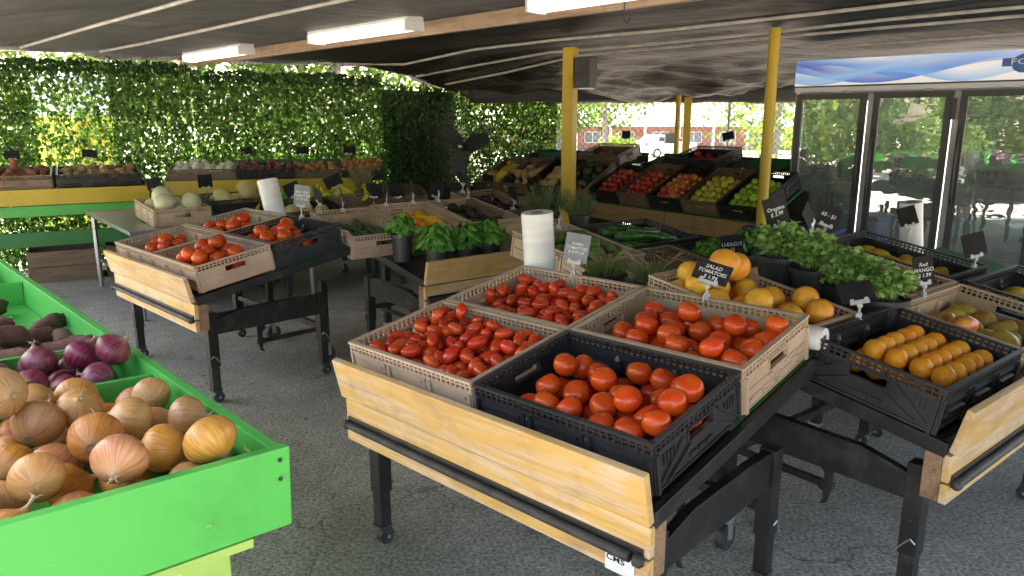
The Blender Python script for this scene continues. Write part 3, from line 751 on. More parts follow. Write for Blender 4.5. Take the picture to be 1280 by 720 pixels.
# what the cooler doors mirror: trees and a red roofed shop out on the open side
tree('roadside tree on the open side of the market', (-13, -4.5, 0), 6.2, 3.4, 3200, 41, .24, group='trees on the open side')
tree('second roadside tree on the open side of the market', (-17.5, 1.5, 0), 6.6, 3.4, 3000, 42, .24, group='trees on the open side')
tree('tree farther along the open side', (-9, -11, 0), 6.5, 3.3, 3000, 43, .24, group='trees on the open side')
bush('roadside hedge on the open side', (-12.5, 3.0, 0), (6, 1.6, 3.0), 4200, 44, leaf=.17, mats=('tree_leaf', 'tree_leaf_light'))
bush('tall hedge across the road on the open side', (-13.0, -2.6, 0), (7, 2, 3.2), 4600, 46, leaf=.17)
bush('long hedge farther down the open side', (-12.0, -7.5, 0), (6, 2, 3.0), 3800, 47, leaf=.17)
bush('hedge near the open corner of the market', (-9.5, -3.5, 0), (4, 1.6, 1.7), 1600, 45, leaf=.16)

# ------------------------------------------------------------------ text
def text_mesh(body, size, thick=0.0008, shear=.12, spacing=.95, wobble=0, seed=0):
    cu = bpy.data.curves.new('lettering', 'FONT'); cu.body = body; cu.size = size; cu.align_x = 'CENTER'; cu.align_y = 'CENTER'
    cu.shear = shear; cu.space_line = spacing; cu.extrude = thick; cu.resolution_u = 2; cu.offset = size * .010
    o = bpy.data.objects.new('tmp_text', cu); col.objects.link(o)
    bpy.context.view_layer.update()
    me = bpy.data.meshes.new_from_object(o.evaluated_get(bpy.context.evaluated_depsgraph_get()))
    bpy.data.objects.remove(o); bpy.data.curves.remove(cu)
    if wobble:
        for v_ in me.vertices:
            n = noise.noise_vector(Vector((v_.co.x / size * 1.1, v_.co.y / size * 1.1, seed)))
            v_.co.x += n.x * size * wobble; v_.co.y += n.y * size * wobble
    return me

# ------------------------------------------------------------------ three door cooler
FR = T(2.63, 7.06, 0) @ RZ(-41)
W3, HT, DP = 1.98, 2.06, .74
t = thing('glass_door_cooler', 'tall three door glass cooler with blue and white header', 'cooler', FR)
def P(name, mt, c, d, par=None, bev=.004): return MB().box(c, d).obj(name, mt, par or t, bevel=bev)
P('side_wall', 'white_metal', (.015, DP / 2, HT / 2 + .05), (.03, DP, HT - .1)); P('side_wall', 'white_metal', (W3 - .015, DP / 2, HT / 2 + .05), (.03, DP, HT - .1))
P('back_wall', 'white_metal', (W3 / 2, DP - .02, HT / 2 + .05), (W3 - .064, .03, HT - .1))
P('base', 'dark_frame', (W3 / 2, DP / 2, .12), (W3 - .064, DP - .04, .2)); P('roof_panel', 'white_metal', (W3 / 2, DP / 2 + .02, HT - .06), (W3 - .064, DP - .05, .1))
MB().box((.99, 0, 0), (1.98, .05, .225)).obj('header', 'header_print', t, T(0, -.035, 1.945))
MB().box((.99, -.062, 1.828), (1.985, .008, .012)).obj('header_trim', 'dark_frame', t); MB().box((.99, -.03, 1.80), (1.98, .03, .04)).obj('head_rail', 'white_metal', t)
# brand plate at the middle of the header
lg = MB(); r = []
lg.prism([(1.66, 1.945), (1.68, 1.905), (1.72, 1.885), (1.86, 1.88), (1.90, 1.90), (1.92, 1.945), (1.90, 2.00), (1.84, 2.03), (1.74, 2.03), (1.68, 2.0)], -.068, -.062)
lgo = lg.obj('logo_plate', 'logo_blue', t)
lg = MB().box((1.78, -.0665, 1.965), (.36, .011, .062)).obj('logo_band', 'logo_blue', lgo)
me = text_mesh('FOGEL', .062, .001, 0.0); me.materials.append(MATS['letter_white'])
link('lettering', me, lgo, T(1.79, -.0745, 1.965) @ RX(90) @ S(1.45, 1, 1))
DW = (W3 - .0) / 3
for i in range(4):
    if 0 < i < 3: P('mullion', 'white_metal', (i * DW, -.004, .99), (.05, .028, 1.54))
P('mullion', 'grey_metal', (.012, -.004, .99), (.022, .028, 1.54)); P('mullion', 'grey_metal', (W3 - .012, -.004, .99), (.022, .028, 1.54))
for i in range(3):
    x0 = i * DW + .028; x1 = (i + 1) * DW - .032; y0 = -.034; z0, z1 = .24, 1.765; f = .05
    fr = MB()
    fr.box(((x0 + x1) / 2, y0, z1 - f / 2), (x1 - x0, .04, f)).box(((x0 + x1) / 2, y0, z0 + f / 2), (x1 - x0, .04, f))
    fr.box((x0 + f / 2, y0, (z0 + z1) / 2), (f, .04, z1 - z0 - 2 * f)).box((x1 - f / 2, y0, (z0 + z1) / 2), (f, .04, z1 - z0 - 2 * f))
    d = fr.obj('door', 'dark_frame', t)
    MB().box(((x0 + x1) / 2, y0, (z0 + z1) / 2), (x1 - x0 - 2 * f + .004, .006, z1 - z0 - 2 * f + .004)).obj('glass_pane', 'door_glass', d)
    b = MB(); hx = x1 - f * .4 if i == 0 else x0 + f * .4
    b.tube([(hx, y0 - .02, 1.45), (hx, y0 - .05, 1.40), (hx, y0 - .055, 1.15), (hx, y0 - .05, .9), (hx, y0 - .02, .85)], .011, 8)
    b.obj('handle', 'dark_frame', d, smooth=True)
    MB().box(((x0 + x1) / 2 + .12, y0 + .002, z1 + .012), (.07, .03, .02)).obj('hinge', 'grey_metal', d)
MB().box((2 * DW - .012, -.062, 1.62), (.028, .03, .17)).obj('lock_box', 'dark_frame', t)
SH = (.40, .70, 1.0, 1.30, 1.56)
for i in range(3):
    for z in SH:
        b = MB(); xa, xb = i * DW + .05, (i + 1) * DW - .05
        for k in range(12): b.bar((xa + (xb - xa) * k / 11, .08, z), (xa + (xb - xa) * k / 11, .62, z), .005, .005)
        b.bar((xa, .08, z), (xb, .08, z + .0), .01, .022); b.bar((xa, .62, z), (xb, .62, z), .008, .008)
        b.obj('shelf', 'steel', t)
    for xx in (i * DW + .045, (i + 1) * DW - .045): MB().box((xx, .06, 1.0), (.012, .012, 1.4)).obj('led_strip', 'led', t)
# cooler stock, each a thing of its own
r = random.Random(9)
tubm = MB(); tubm.lathe([(.045, 0), (.055, .09), (.058, .095), (.058, .105), (.03, .11)], 12); tub = tubm.mesh('tub', 'container', smooth=True)
bagm = sphere_verts(12, 8, lambda p: (p[0] * .10, p[1] * .07, (p[2] + 1) * .07 + .012 * noise.noise(Vector(p) * 3)))
bag = bagm.mesh('bag', 'greens_bag', smooth=True, ang=180)
nm = {0: 'upper left shelf', 1: 'middle door shelf', 2: 'right hand door shelf'}
for i in range(3):
    for j, z in enumerate(SH[:4]):
        for k in range(4):
            xx = i * DW + .12 + k * .14 + r.uniform(-.012, .012)
            M = FR @ T(xx, .17 + r.uniform(-.02, .05), z + .004) @ RZ(r.uniform(0, 180))
            if (i == 0 and j < 2) or (i == 2 and j == 2) or r.random() < .25:
                o = link('salad_bag', bag, None, M @ S(.62, .8, r.uniform(1, 1.3))); tag(o, 'bag of green leaves on a cooler shelf behind glass', 'bag', 'salad bags in the cooler')
            else:
                o = link('food_tub', tub, None, M @ S(1, 1, r.uniform(.8, 1.7))); tag(o, 'small food tub on a cooler shelf behind glass', 'tub', 'tubs in the cooler')
# paper notes taped inside the glass
for (x, z, w_, h_, mt) in ((.80, 1.0, .12, .07, 'paper'), (.96, 1.0, .10, .08, 'paper'), (1.14, .99, .13, .06, 'paper'), (1.50, .70, .16, .05, 'paper'), (1.72, .70, .16, .05, 'paper'), (.22, 1.0, .10, .06, 'paper')):
    MB().box((x, .066, z - .012), (w_, .003, h_)).obj('shelf_card', mt, t)
# blue tote in front of the cooler
t = thing('plastic_tote', 'blue violet plastic tote in front of the cooler', 'tote', FR @ T(.35, -.75, 0) @ RZ(4))
b = MB(); b.box((0, 0, .30), (.7, .42, .6)); b.obj('tub', 'blue_tote', t, bevel=.02)
MB().box((0, 0, .625), (.74, .46, .04)).obj('lid', 'blue_tote', t, bevel=.012)

# ------------------------------------------------------------------ tilting display carts
CW = 1.243; TILT = 9.5; DZ = .612; DD = 1.05
def caster(par, x, y, top, wr=.03, big=False):
    c = MB().box((x, y, top - .012), (.05, .05, .012)).obj('caster', 'black_rubber' if not big else 'zinc', par)
    for s_ in (-1, 1): MB().box((x + s_ * .019, y + .008, top - .018 - (top - .018 - wr) / 2), (.004, .034, top - .018 - wr + .01)).obj('fork', 'zinc' if big else 'black_rubber', c)
    MB().tube([(x - .015, y + .01, wr), (x + .015, y + .01, wr)], wr, 16).obj('wheel', 'black_rubber', c, smooth=True)
    MB().tube([(x - .024, y + .01, wr), (x + .024, y + .01, wr)], .007, 8).obj('axle', 'zinc', c)
def make_cart(name, label, M):
    t = thing(name, label, 'display cart', M, 'wood fronted display carts')
    hw = CW / 2
    # three front boards, grain along x
    MB().box((0, 0, 0), (CW, .024, .142)).obj('front_board', 'pine', t, T(0, -.030, .657) @ RX(13), bevel=.004)
    MB().box((0, 0, 0), (CW - .01, .022, .082)).obj('front_board', 'pine', t, T(0, 0, .535), bevel=.003)
    MB().box((0, 0, 0), (CW - .01, .022, .060)).obj('front_board', 'pine', t, T(0, 0, .457), bevel=.003)
    for s_ in (-1, 1): MB().box((0, 0, 0), (.02, .05, .145)).obj('end_block', 'end_grain', t, T(s_ * (hw - .016), .037, .50), bevel=.002)
    rl = MB().tube([(-hw + .03, -.026, .490), (hw - .05, -.026, .490)], .0135, 10).obj('bumper_rail', 'black_rubber', t, smooth=True)
    MB().box((0, -.014, .497), (CW - .04, .007, .038)).obj('rail_channel', 'black_paint', rl, bevel=.002)
    for s_ in (-1, 1): MB().tube([(s_ * (hw - .035), -.026, .490), (s_ * (hw - .020), -.026, .490), (s_ * (hw - .012), -.022, .490)], [.0165, .0165, .009], 10).obj('rail_cap', 'black_rubber', rl, smooth=True)
    # legs with telescoping feet, pins and casters
    for s_ in (-1, 1):
        for y in (.085, .76):
            lg = MB().box((s_ * (hw - .055), y, .36), (.055, .055, .30)).obj('leg', 'black_paint', t, bevel=.003)
            MB().box((s_ * (hw - .055), y, .145), (.046, .046, .13)).obj('leg_foot', 'black_paint', lg, bevel=.003)
            pn = MB(); px = s_ * (hw - .055); d_ = -1 if s_ < 0 else 1
            pn.tube([(px + d_ * .036, y - .025, .262), (px + d_ * .04, y - .012, .275), (px + d_ * .038, y + .0, .262), (px + d_ * .034, y + .02, .235), (px + d_ * .033, y + .034, .212), (px - d_ * .033, y + .034, .205)], .0028, 6)
            pn.obj('leg_pin', 'zinc', lg, smooth=True)
            for zz in (.33, .41): MB().tube([(px + d_ * .026, y, zz), (px + d_ * .0295, y, zz)], .005, 8).obj('bolt', 'black_rubber', lg)
            caster(lg, px, y, .085)
        # side beam in a step inside the legs
        bm_ = MB(); X = s_ * (hw - .055); th = .016
        poly = [(.115, .385), (.732, .385), (.732, .505), (.60, .512), (.26, .505), (.115, .470)]
        bm_.prism(poly, -th, th, M=T(X, 0, 0) @ RZ(90)); bm_.obj('side_beam', 'black_paint', t, bevel=.003)
        # hooked prop plate below the deck
        pl = MB(); poly = [(.40, .46), (.40, .26), (.415, .20), (.44, .185), (.428, .215), (.43, .235), (.455, .25), (.448, .27), (.43, .28), (.432, .31), (.456, .33), (.45, .35), (.435, .36), (.44, .46)]
        pl.prism(poly, -.004, .004, M=T(s_ * (hw - .17), 0, 0) @ RZ(90)); pl.obj('prop_plate', 'black_paint', t)
    MB().box((0, .76, .30), (CW - .165, .03, .03)).obj('cross_bar', 'black_paint', t); MB().box((0, .085, .40), (CW - .165, .03, .06)).obj('cross_bar', 'black_paint', t)
    # inner wheeled frame
    for s_ in (-1, 1):
        lg = MB().box((s_ * .36, .90, .33), (.042, .042, .40)).obj('inner_leg', 'black_paint', t, bevel=.003); caster(lg, s_ * .36, .90, .135, .05, True)
        MB().bar((s_ * .40, .42, .24), (s_ * .40, .90, .24), .02, .025).obj('inner_brace', 'black_paint', t)
    # tilted deck: angle iron rim, sheet and turf
    D = T(0, 0.0, DZ) @ RX(TILT)
    for s_ in (-1, 1): MB().box((s_ * (hw - .012), DD / 2, -.022), (.022, DD, .045)).obj('deck_rail', 'black_paint', t, D, bevel=.002)
    MB().box((0, .03, -.022), (CW - .05, .022, .043)).obj('deck_rail', 'black_paint', t, D); MB().box((0, DD - .012, -.022), (CW - .05, .022, .043)).obj('deck_rail', 'black_paint', t, D)
    MB().box((0, DD / 2 + .012, -.014), (CW - .05, DD - .07, .012)).obj('deck_sheet', 'black_paint', t, D)
    tf = MB(); nx, ny = 26, 22
    rr = random.Random(4)
    for i in range(900):
        x, y = rr.uniform(-hw + .03, hw - .03), rr.uniform(.42, DD - .02); h_ = rr.uniform(.004, .009)
        tf.add([(x - .004, y, 0), (x + .004, y + rr.uniform(-.003, .003), 0), (x + rr.uniform(-.005, .005), y + .004, h_)], [(0, 1, 2)])
    tf.box((0, .73, -.002), (CW - .06, DD - .44, .008)); tf.obj('turf_mat', 'turf', t, D)
    return t
def frame(cx, cy_, rot): return T(cx, cy_, 0) @ RZ(rot)
CA = frame(-.117, 1.995, -43.3)
CB = frame(-2.09, 4.19, -44.8)
CD = frame(1.72, 2.34, 39); CG = frame(-.033, 4.59, 39); CF = frame(1.17, 3.93, 39); CI = frame(-2.19, 5.93, 39); CI2 = frame(-1.43, 6.54, 39); CJ = frame(2.72, 3.15, 39); CH = frame(-.75, 7.15, 18)
DECK = T(0, 0, DZ) @ RX(TILT)
cart = make_cart('display_cart', 'black framed cart with pine front boards carrying roma and salad tomatoes', CA)
for fr_, lab in ((CB, 'black framed cart with pine boards carrying big tomatoes beside the green onion bin'), (CD, 'black framed cart carrying oranges, grapefruit and red mangoes'),
                 (CG, 'black framed cart carrying potted basil and squash'), (CF, 'black framed cart carrying zucchini and limes'),
                 (CI2, 'black framed cart carrying bananas'),
                 (CJ, 'black framed cart carrying yellow mangoes near the cooler'), (CH, 'black framed cart in front of the dark ivy and fan')):
    c = copy_tree(cart, fr_); c['label'] = lab
# maker's plate on the tomato cart
pl = MB().box((0, 0, 0), (.085, .003, .05)).obj('maker_plate', 'paper', cart, T(.535, -.0135, .448)); pl['label'] = 'small white maker plate with black letters'
me = text_mesh('CMS', .022, .0006, 0); me.materials.append(MATS['ink']); link('lettering', me, pl, T(-.012, -.0022, .010) @ RX(90) @ S(1.3, 1, 1))

# ------------------------------------------------------------------ folding produce crates
CL, CS, CHh = .605, .44, .150
def crate_meshes(mt, tan):
    out = {}
    def lattice(b, L, th, inner):
        z0, z1 = .112, CHh
        b.box((0, 0, z1 - .004), (L, th + .006, .008)); b.box((0, 0, z0 + .002), (L, th, .006)); b.box((0, 0, (z0 + z1) / 2 - .001), (L, th * .7, .004))
        n = int(L / .021)
        for i in range(n + 1): b.box((-L / 2 + .006 + (L - .012) * i / n, 0, (z0 + z1) / 2), (.005, th * .9, z1 - z0 - .008))
    # long wall, outside towards -y
    b = MB(); th = .009
    b.box((0, 0, .058), (CL - .004, .005, .104)); lattice(b, CL, th, 0)
    for x in (-CL / 2 + .012, -CL / 6 - .012, -CL / 6 + .012, CL / 6 - .012, CL / 6 + .012, CL / 2 - .012): b.box((x, -.003, .058), (.010, .013, .108))
    for k in range(3):
        xc = (k - 1) * CL / 3
        b.box((xc, -.004, .030), (CL / 3 - .06, .008, .010)); b.box((xc, -.004, .092), (CL / 3 - .06, .008, .008))
        if tan: b.box((xc, -.0035, .061), (CL / 3 - .07, .003, .004), 1)
        else: b.lathe([(.012, -CL / 6 + .036), (.016, -CL / 6 + .05), (.016, CL / 6 - .05), (.012, CL / 6 - .036)], 8, M=T(xc, -.002, .061) @ RY(90))
    for x in (-CL / 6, CL / 6): b.lathe([(.010, .005), (.014, .02), (.014, .095), (.006, .110)], 10, M=T(x, .006, 0))
    out['long'] = b.mesh('long_wall', [mt, 'black_paint'])
    # end wall with hand hole, runs along x, outside towards -y
    b = MB(); L = CS - .02; hw_, h0, h1 = .062, .074, .106
    b.box((0, 0, h0 / 2 + .003), (L, .005, h0 - .006)); b.box((-(L / 2 + hw_) / 2, 0, (h0 + .112) / 2), (L / 2 - hw_, .005, .112 - h0)); b.box(((L / 2 + hw_) / 2, 0, (h0 + .112) / 2), (L / 2 - hw_, .005, .112 - h0))
    lattice(b, L, th, 0)
    b.box((0, -.001, h0 + .001), (hw_ * 2, .014, .005)); b.box((-hw_, -.001, (h0 + h1) / 2), (.005, .014, h1 - h0)); b.box((hw_, -.001, (h0 + h1) / 2), (.005, .014, h1 - h0)); b.box((0, -.001, h1 + .004), (hw_ * 2, .014, .006))
    for x in (-L / 2 + .006, L / 2 - .006): b.box((x, -.003, .058), (.012, .014, .11))
    rr = random.Random(2 if tan else 6)
    if tan:
        for k in range(26):
            x = rr.uniform(-L / 2 + .03, L / 2 - .03); z = rr.uniform(.012, .066); b.box((x, -.004, z), (rr.choice((.02, .03, .005)), .005, .004 if rr.random() < .5 else .012))
        for z in (.012, .04, .068): b.box((0, -.003, z), (L - .03, .004, .003))
    else:
        for s_ in (-1, 1):
            b.bar((s_ * .05, -.006, .07), (s_ * .16, -.006, .02), .009, .007); b.bar((s_ * .085, -.006, .105), (s_ * .19, -.006, .03), .009, .006)
            for k in range(4): b.box((s_ * (.125 + k * .016), -.004, .085), (.005, .007, .03))
        for k in range(3): b.box(((k - 1) * .04, -.005, .035), (.03, .008, .010))
        b.box((0, -.004, .012), (L - .02, .006, .006))
    out['end'] = b.mesh('end_wall', mt)
    b = MB(); b.box((0, 0, .006), (CL - .012, CS - .012, .006))
    for k in range(7): b.box((0, -CS / 2 + .04 + k * (CS - .08) / 6, .0015), (CL - .03, .012, .003))
    out['base'] = b.mesh('base', mt)
    return out
CRM = {'tan': crate_meshes('tan_plastic', True), 'black': crate_meshes('black_plastic', False), 'brown': crate_meshes('brown_plastic', True)}
CRG = {'tan': 'tan folding crates', 'black': 'black folding crates', 'brown': 'brown folding crates'}
def crate(kind, M, label):
    t = thing('produce_crate', label, 'crate', M, CRG[kind]); m = CRM[kind]
    link('base', m['base'], t)
    link('long_wall', m['long'], t, T(0, -CS / 2 + .006, 0)); link('long_wall', m['long'], t, T(0, CS / 2 - .006, 0) @ RZ(180))
    link('end_wall', m['end'], t, T(CL / 2 - .006, 0, 0) @ RZ(90)); link('end_wall', m['end'], t, T(-CL / 2 + .006, 0, 0) @ RZ(-90))
    return M
# ------------------------------------------------------------------ produce shapes, unit radius
def ribbed(p, lob=5, a=.03):
    x, y, z = p; th = math.atan2(y, x)
    k = 1 + a * math.cos(lob * th) * max(0, z) ; d = max(0, z - .72) * .9
    return (x * k, y * k, z * .92 - d * .6)
SHP = {}
SHP['tomato'] = [sphere_verts(18, 13, lambda p, l=l, a=a: ribbed(p, l, a)).mesh('tomato', 'tomato', smooth=True, ang=180) for l, a in ((5, .03), (6, .04), (4, .02))]
SHP['roma'] = [sphere_verts(14, 10, lambda p, k=k: (p[0] * (.86 - .1 * p[2] * k), p[1] * .86, p[2] * 1.36 + .05 * p[0])).mesh('roma', 'roma', smooth=True, ang=180) for k in (0, .6, -.4)]
def onion_prof(fl=1.0, neck=.28):
    pr = [(.05, -.80), (.13, -.83), (.16, -.80), (.34, -.76), (.62, -.62), (.86, -.36), (.98, -.05), (1.0, .14), (.94, .38), (.78, .62), (.54, .80), (.32, .91), (.18, 1.0), (.10, 1.12), (.07, 1.22), (.09, 1.22 + neck), (.02, 1.2 + neck)]
    return [(r_, z * fl) for r_, z in pr]
def onion(mt, fl, neck, seed, frizz=True):
    b = MB(); b.lathe(onion_prof(fl, neck), 20, fn=lambda p: nz(p, 1.1, .06, seed))
    r = random.Random(seed)
    for i in range(9 if frizz else 4):
        a = r.uniform(0, 2 * PI); l = r.uniform(.1, .3)
        q = Vector((.05 * math.cos(a), .05 * math.sin(a), (1.2 + neck * .8) * fl)); e = q + Vector((math.cos(a) * l, math.sin(a) * l, r.uniform(.0, .25)))
        b.tube([q, (q + e) / 2 + Vector((0, 0, .06)), e], [.03, .02, .006], 4, 1)
    for i in range(12):
        a = r.uniform(0, 2 * PI); q = Vector((.08 * math.cos(a), .08 * math.sin(a), -.8 * fl)); b.tube([q, q + Vector((math.cos(a) * .12, math.sin(a) * .12, -.05))], [.012, .006], 3, 1)
    return b.mesh('onion', [mt, 'onion_root'], smooth=True, ang=60)
for mt in ('yellow_onion', 'red_onion', 'white_onion'): SHP[mt] = [onion(mt, f, n_, s_) for f, n_, s_ in ((.92, .1, 1), (1.0, .22, 2), (.84, -.02, 3), (.95, .3, 4))]
def ball(mt, sq=1, seed=0, amp=.0, fn=None):
    return sphere_verts(16, 12, fn or (lambda p: tuple(nz((p[0], p[1], p[2] * sq), 1.2, amp, seed)))).mesh(mt, mt, smooth=True, ang=180)
def navel(p, sq=.97):
    x, y, z = p; d = max(0, z - .93) * 1.2; return (x, y, z * sq - d)
SHP['orange'] = [ball('orange', fn=lambda p: tuple(nz(navel(p), 1.1, .02, s_))) for s_ in (1, 2)]
SHP['grapefruit'] = [ball('grapefruit', fn=lambda p: tuple(nz(navel(p, .92), 1.0, .035, s_))) for s_ in (3, 4)]
def applep(p):
    x, y, z = p; rr = math.hypot(x, y); d = .32 * math.exp(-(rr / .28) ** 2) * (1 if z > 0 else .6)
    k = 1 + .1 * z; return (x * k, y * k, z * .92 - (d if z > 0 else -d))
for mt in ('apple_red', 'apple_gala', 'apple_yellow', 'apple_green'):
    b = sphere_verts(14, 11, applep); SHP[mt] = [b.mesh('apple', mt, smooth=True, ang=180)]
def blob(mt, dims, amp, seeds, sc=1.3, bend=0, taper=0):
    res = []
    for s_ in seeds:
        def fn(p, s_=s_):
            x, y, z = p; k = 1 - taper * z * .5
            v_ = Vector((x * dims[0] * k, y * dims[1] * k, z * dims[2])); v_ = v_ * (1 + amp * noise.noise(v_ * sc + Vector((s_ * 5.1, s_, 0)))); v_.x += bend * (z * z - .5); return tuple(v_)
        res.append(sphere_verts(14, 12, fn).mesh(mt, mt, smooth=True, ang=180))
    return res
SHP['potato'] = blob('potato', (.95, .85, 1.25), .22, (1, 2, 3))
SHP['sweet_potato'] = blob('sweet_potato', (.72, .66, 1.7), .28, (1, 2, 3), 1.3, .15, .35)
SHP['yam'] = blob('yam', (.72, .62, 2.0), .35, (4, 5, 6), 1.2, .3, .3)
SHP['honeydew'] = blob('honeydew', (.95, .95, 1.12), .03, (1, 2))
SHP['yellow_melon'] = blob('yellow_melon', (.9, .9, 1.2), .05, (1, 2)); SHP['canary_melon'] = blob('canary_melon', (.85, .85, 1.3), .04, (3,))
SHP['dark_melon'] = blob('dark_melon', (.95, .95, 1.1), .05, (3,))
SHP['avocado'] = blob('avocado', (.85, .85, 1.25), .05, (1, 2), taper=.5); SHP['lime'] = blob('lime', (.88, .88, 1.1), .03, (1, 2))
SHP['green_mango'] = blob('green_mango', (.95, .78, 1.2), .10, (1, 2), taper=.25, bend=.1); SHP['red_mango'] = blob('red_mango', (.95, .78, 1.2), .10, (3,), taper=.25); SHP['yellow_mango'] = blob('yellow_mango', (.85, .68, 1.45), .08, (4, 5), taper=.3, bend=.15)
SHP['ginger'] = blob('ginger', (.6, .5, 1.9), .5, (7, 8), 2.0)
SHP['eggplant'] = blob('eggplant', (.75, .75, 2.0), .06, (2,), taper=.6, bend=.3)
def stick(mt, pts, rad, n=12, cap2=None):
    b = MB(); b.tube(pts, rad, n, 0); return b.mesh(mt, mt, smooth=True, ang=70)
SHP['zucchini'] = [stick('zucchini', [(bd * math.sin((z + 2.6) * .6), 0, z) for z in (-2.7, -2.6, -2.2, -1, .4, 1.6, 2.2, 2.4, 2.75, 2.8)], [.1, .45, .7, .78, .74, .64, .5, .3, .26, .22]) for bd in (.15, .4, -.2)]
SHP['cucumber'] = [stick('cucumber', [(bd * math.sin((z + 2.6) * .6), 0, z) for z in (-2.7, -2.6, -2.2, -1, .4, 1.6, 2.2, 2.6, 2.7)], [.1, .4, .65, .75, .76, .7, .55, .35, .1]) for bd in (.2, -.3)]
SHP['yellow_squash'] = [stick('yellow_squash', [(bd * max(0, z) ** 1.5 * .4, 0, z) for z in (-1.5, -1.4, -1.0, -.4, .2, .8, 1.3, 1.7, 1.9)], [.1, .5, .8, .85, .7, .48, .4, .34, .2]) for bd in (.5, .2, -.3)]
SHP['orange_squash'] = [stick('orange_squash', [(0, 0, z) for z in (-1.5, -1.4, -.9, -.2, .5, 1.0, 1.4, 1.5)], [.1, .5, .85, .95, .9, .75, .45, .1])]
SHP['butternut'] = [stick('butternut', [(0, 0, z) for z in (-1.25, -1.2, -.9, -.4, .1, .5, 1.0, 1.5, 1.75, 1.8)], [.1, .5, .85, .98, .8, .58, .52, .54, .4, .1])]
def bananas(seed):
    b = MB(); r = random.Random(seed)
    for k in range(6):
        sp = R(-42 + k * 17 + r.uniform(-3, 3)); pts = []
        for t_ in (0, .1, .22, .42, .62, .82, .95, 1.0):
            d = t_ * 1.25; out = math.sin(sp) * (d + .15 * math.sin(t_ * PI)); pts.append(Vector((out, -.28 * math.sin(t_ * PI * .95) - .05 * (k % 2), .62 - d * math.cos(sp) * .95)))
        b.tube(pts, [.05, .055, .12, .165, .17, .135, .06, .03], 8)
    b.tube([(0, 0, .5), (0, .02, .78)], [.15, .09], 8)
    return b.mesh('bananas', 'banana', smooth=True, ang=70)
SHP['banana'] = [bananas(1), bananas(2)]
# ------------------------------------------------------------------ placing
FRZ = random.Random(21)
def pile(n, r, x0, x1, y0, y1, z0=.009, seed=0, jit=.06, grad=(0, 0), tries=70):
    """drop n balls of radius r one by one into the lowest free spot of a tray"""
    rr = random.Random(seed); out = []
    for i in range(n):
        ri = r * rr.uniform(1 - jit, 1 + jit); best = None
        for k in range(tries):
            x = rr.uniform(x0 + ri, x1 - ri); y = rr.uniform(y0 + ri, y1 - ri); z = z0 + ri
            for (a, b_, c_, q) in out:
                d2 = (a - x) ** 2 + (b_ - y) ** 2; s_ = (q + ri) * .97
                if d2 < s_ * s_: z = max(z, c_ + math.sqrt(s_ * s_ - d2))
            cost = z + grad[0] * x + grad[1] * y
            if best is None or cost < best[0]: best = (cost, x, y, z)
        out.append((best[1], best[2], best[3], ri))
    return out
def put(kind, M, pos, r, label, cat, group, name=None, ori='any', rs=None):
    rs = rs or FRZ
    me = rs.choice(SHP[kind])
    if ori == 'any': E_ = Euler((rs.uniform(0, 6.28), rs.uniform(0, 6.28), rs.uniform(0, 6.28))).to_matrix().to_4x4()
    elif ori == 'up': E_ = RZ(rs.uniform(0, 360)) @ RX(rs.uniform(-35, 35)) @ RY(rs.uniform(-35, 35))
    elif ori == 'side': E_ = RZ(rs.uniform(0, 360)) @ RX(90 + rs.uniform(-25, 25)) @ RZ(rs.uniform(0, 360))
    elif isinstance(ori, tuple): E_ = RZ(ori[0] + rs.uniform(-ori[1], ori[1])) @ RX(90 + rs.uniform(-8, 8)) @ RZ(rs.uniform(0, 360))
    else: E_ = ori
    o = link(name or kind, me, None, M @ T(*pos) @ E_ @ S(r)); tag(o, label, cat, group)
    return o
def fill(kind, M, n, r, label, cat, group, seed, box=None, name=None, ori='any', **kw):
    bx = box or (-CL / 2 + .014, CL / 2 - .014, -CS / 2 + .014, CS / 2 - .014)
    for (x, y, z, q) in pile(n, r, *bx, seed=seed, **kw):
        put(kind, M, (x, y, z), q, label, cat, group, name, ori)

# ------------------------------------------------------------------ signs, rolls, plants
def lines_text(body, w_, h_):
    ls = body.split('\n'); n = len(ls); mx = max(len(x) for x in ls)
    return min(h_ * .78 / n, w_ * .92 / (mx * .60))
SIGN_N = [0]
def sign(M, label, body=None, w_=.105, h_=.085, back=12, roll=0, stem=.035, card='card_black', stick=False, grp=None):
    """price card in a clear clip; M at the foot of the clip, card faces local -y"""
    SIGN_N[0] += 1
    t = thing('price_sign', label, 'price sign', M, grp)
    b = MB()
    if stick:
        b.tube([(0, 0, 0), (0, 0, stem)], .004, 6)
    else:
        b.box((0, .002, .004), (.016, .022, .022)); b.bar((-.006, -.008, .012), (-.009, -.016, -.014), .004, .008); b.bar((.006, .010, .012), (.009, .018, -.014), .004, .008)
        b.tube([(0, 0, .014), (0, 0, stem)], .0045, 6); b.lathe([(.002, -.009), (.008, -.006), (.0095, 0), (.008, .006), (.002, .009)], 10, M=T(0, 0, stem * .8))
    b.obj('clip', 'clear_plastic', t, smooth=True)
    C = T(0, 0, stem) @ RX(-back) @ RY(roll)
    b = MB(); b.box((0, 0, .004), (w_ * .55, .010, .012)); b.box((w_ * .2, 0, .010), (.012, .012, .014)); b.box((-w_ * .2, 0, .010), (.012, .012, .014)); b.obj('jaw', 'clear_plastic', t, C)
    c = MB().box((0, 0, h_ / 2 + .006), (w_, .0016, h_)).obj('card', card, t, C)
    if body:
        sz = lines_text(body, w_, h_) * .98; me = text_mesh(body, sz, .0003, .18, 1.0, .05, SIGN_N[0]); me.materials.append(MATS['chalk'])
        link('lettering', me, c, T(0, -.0016, h_ / 2 + .004) @ RX(90))
    return t
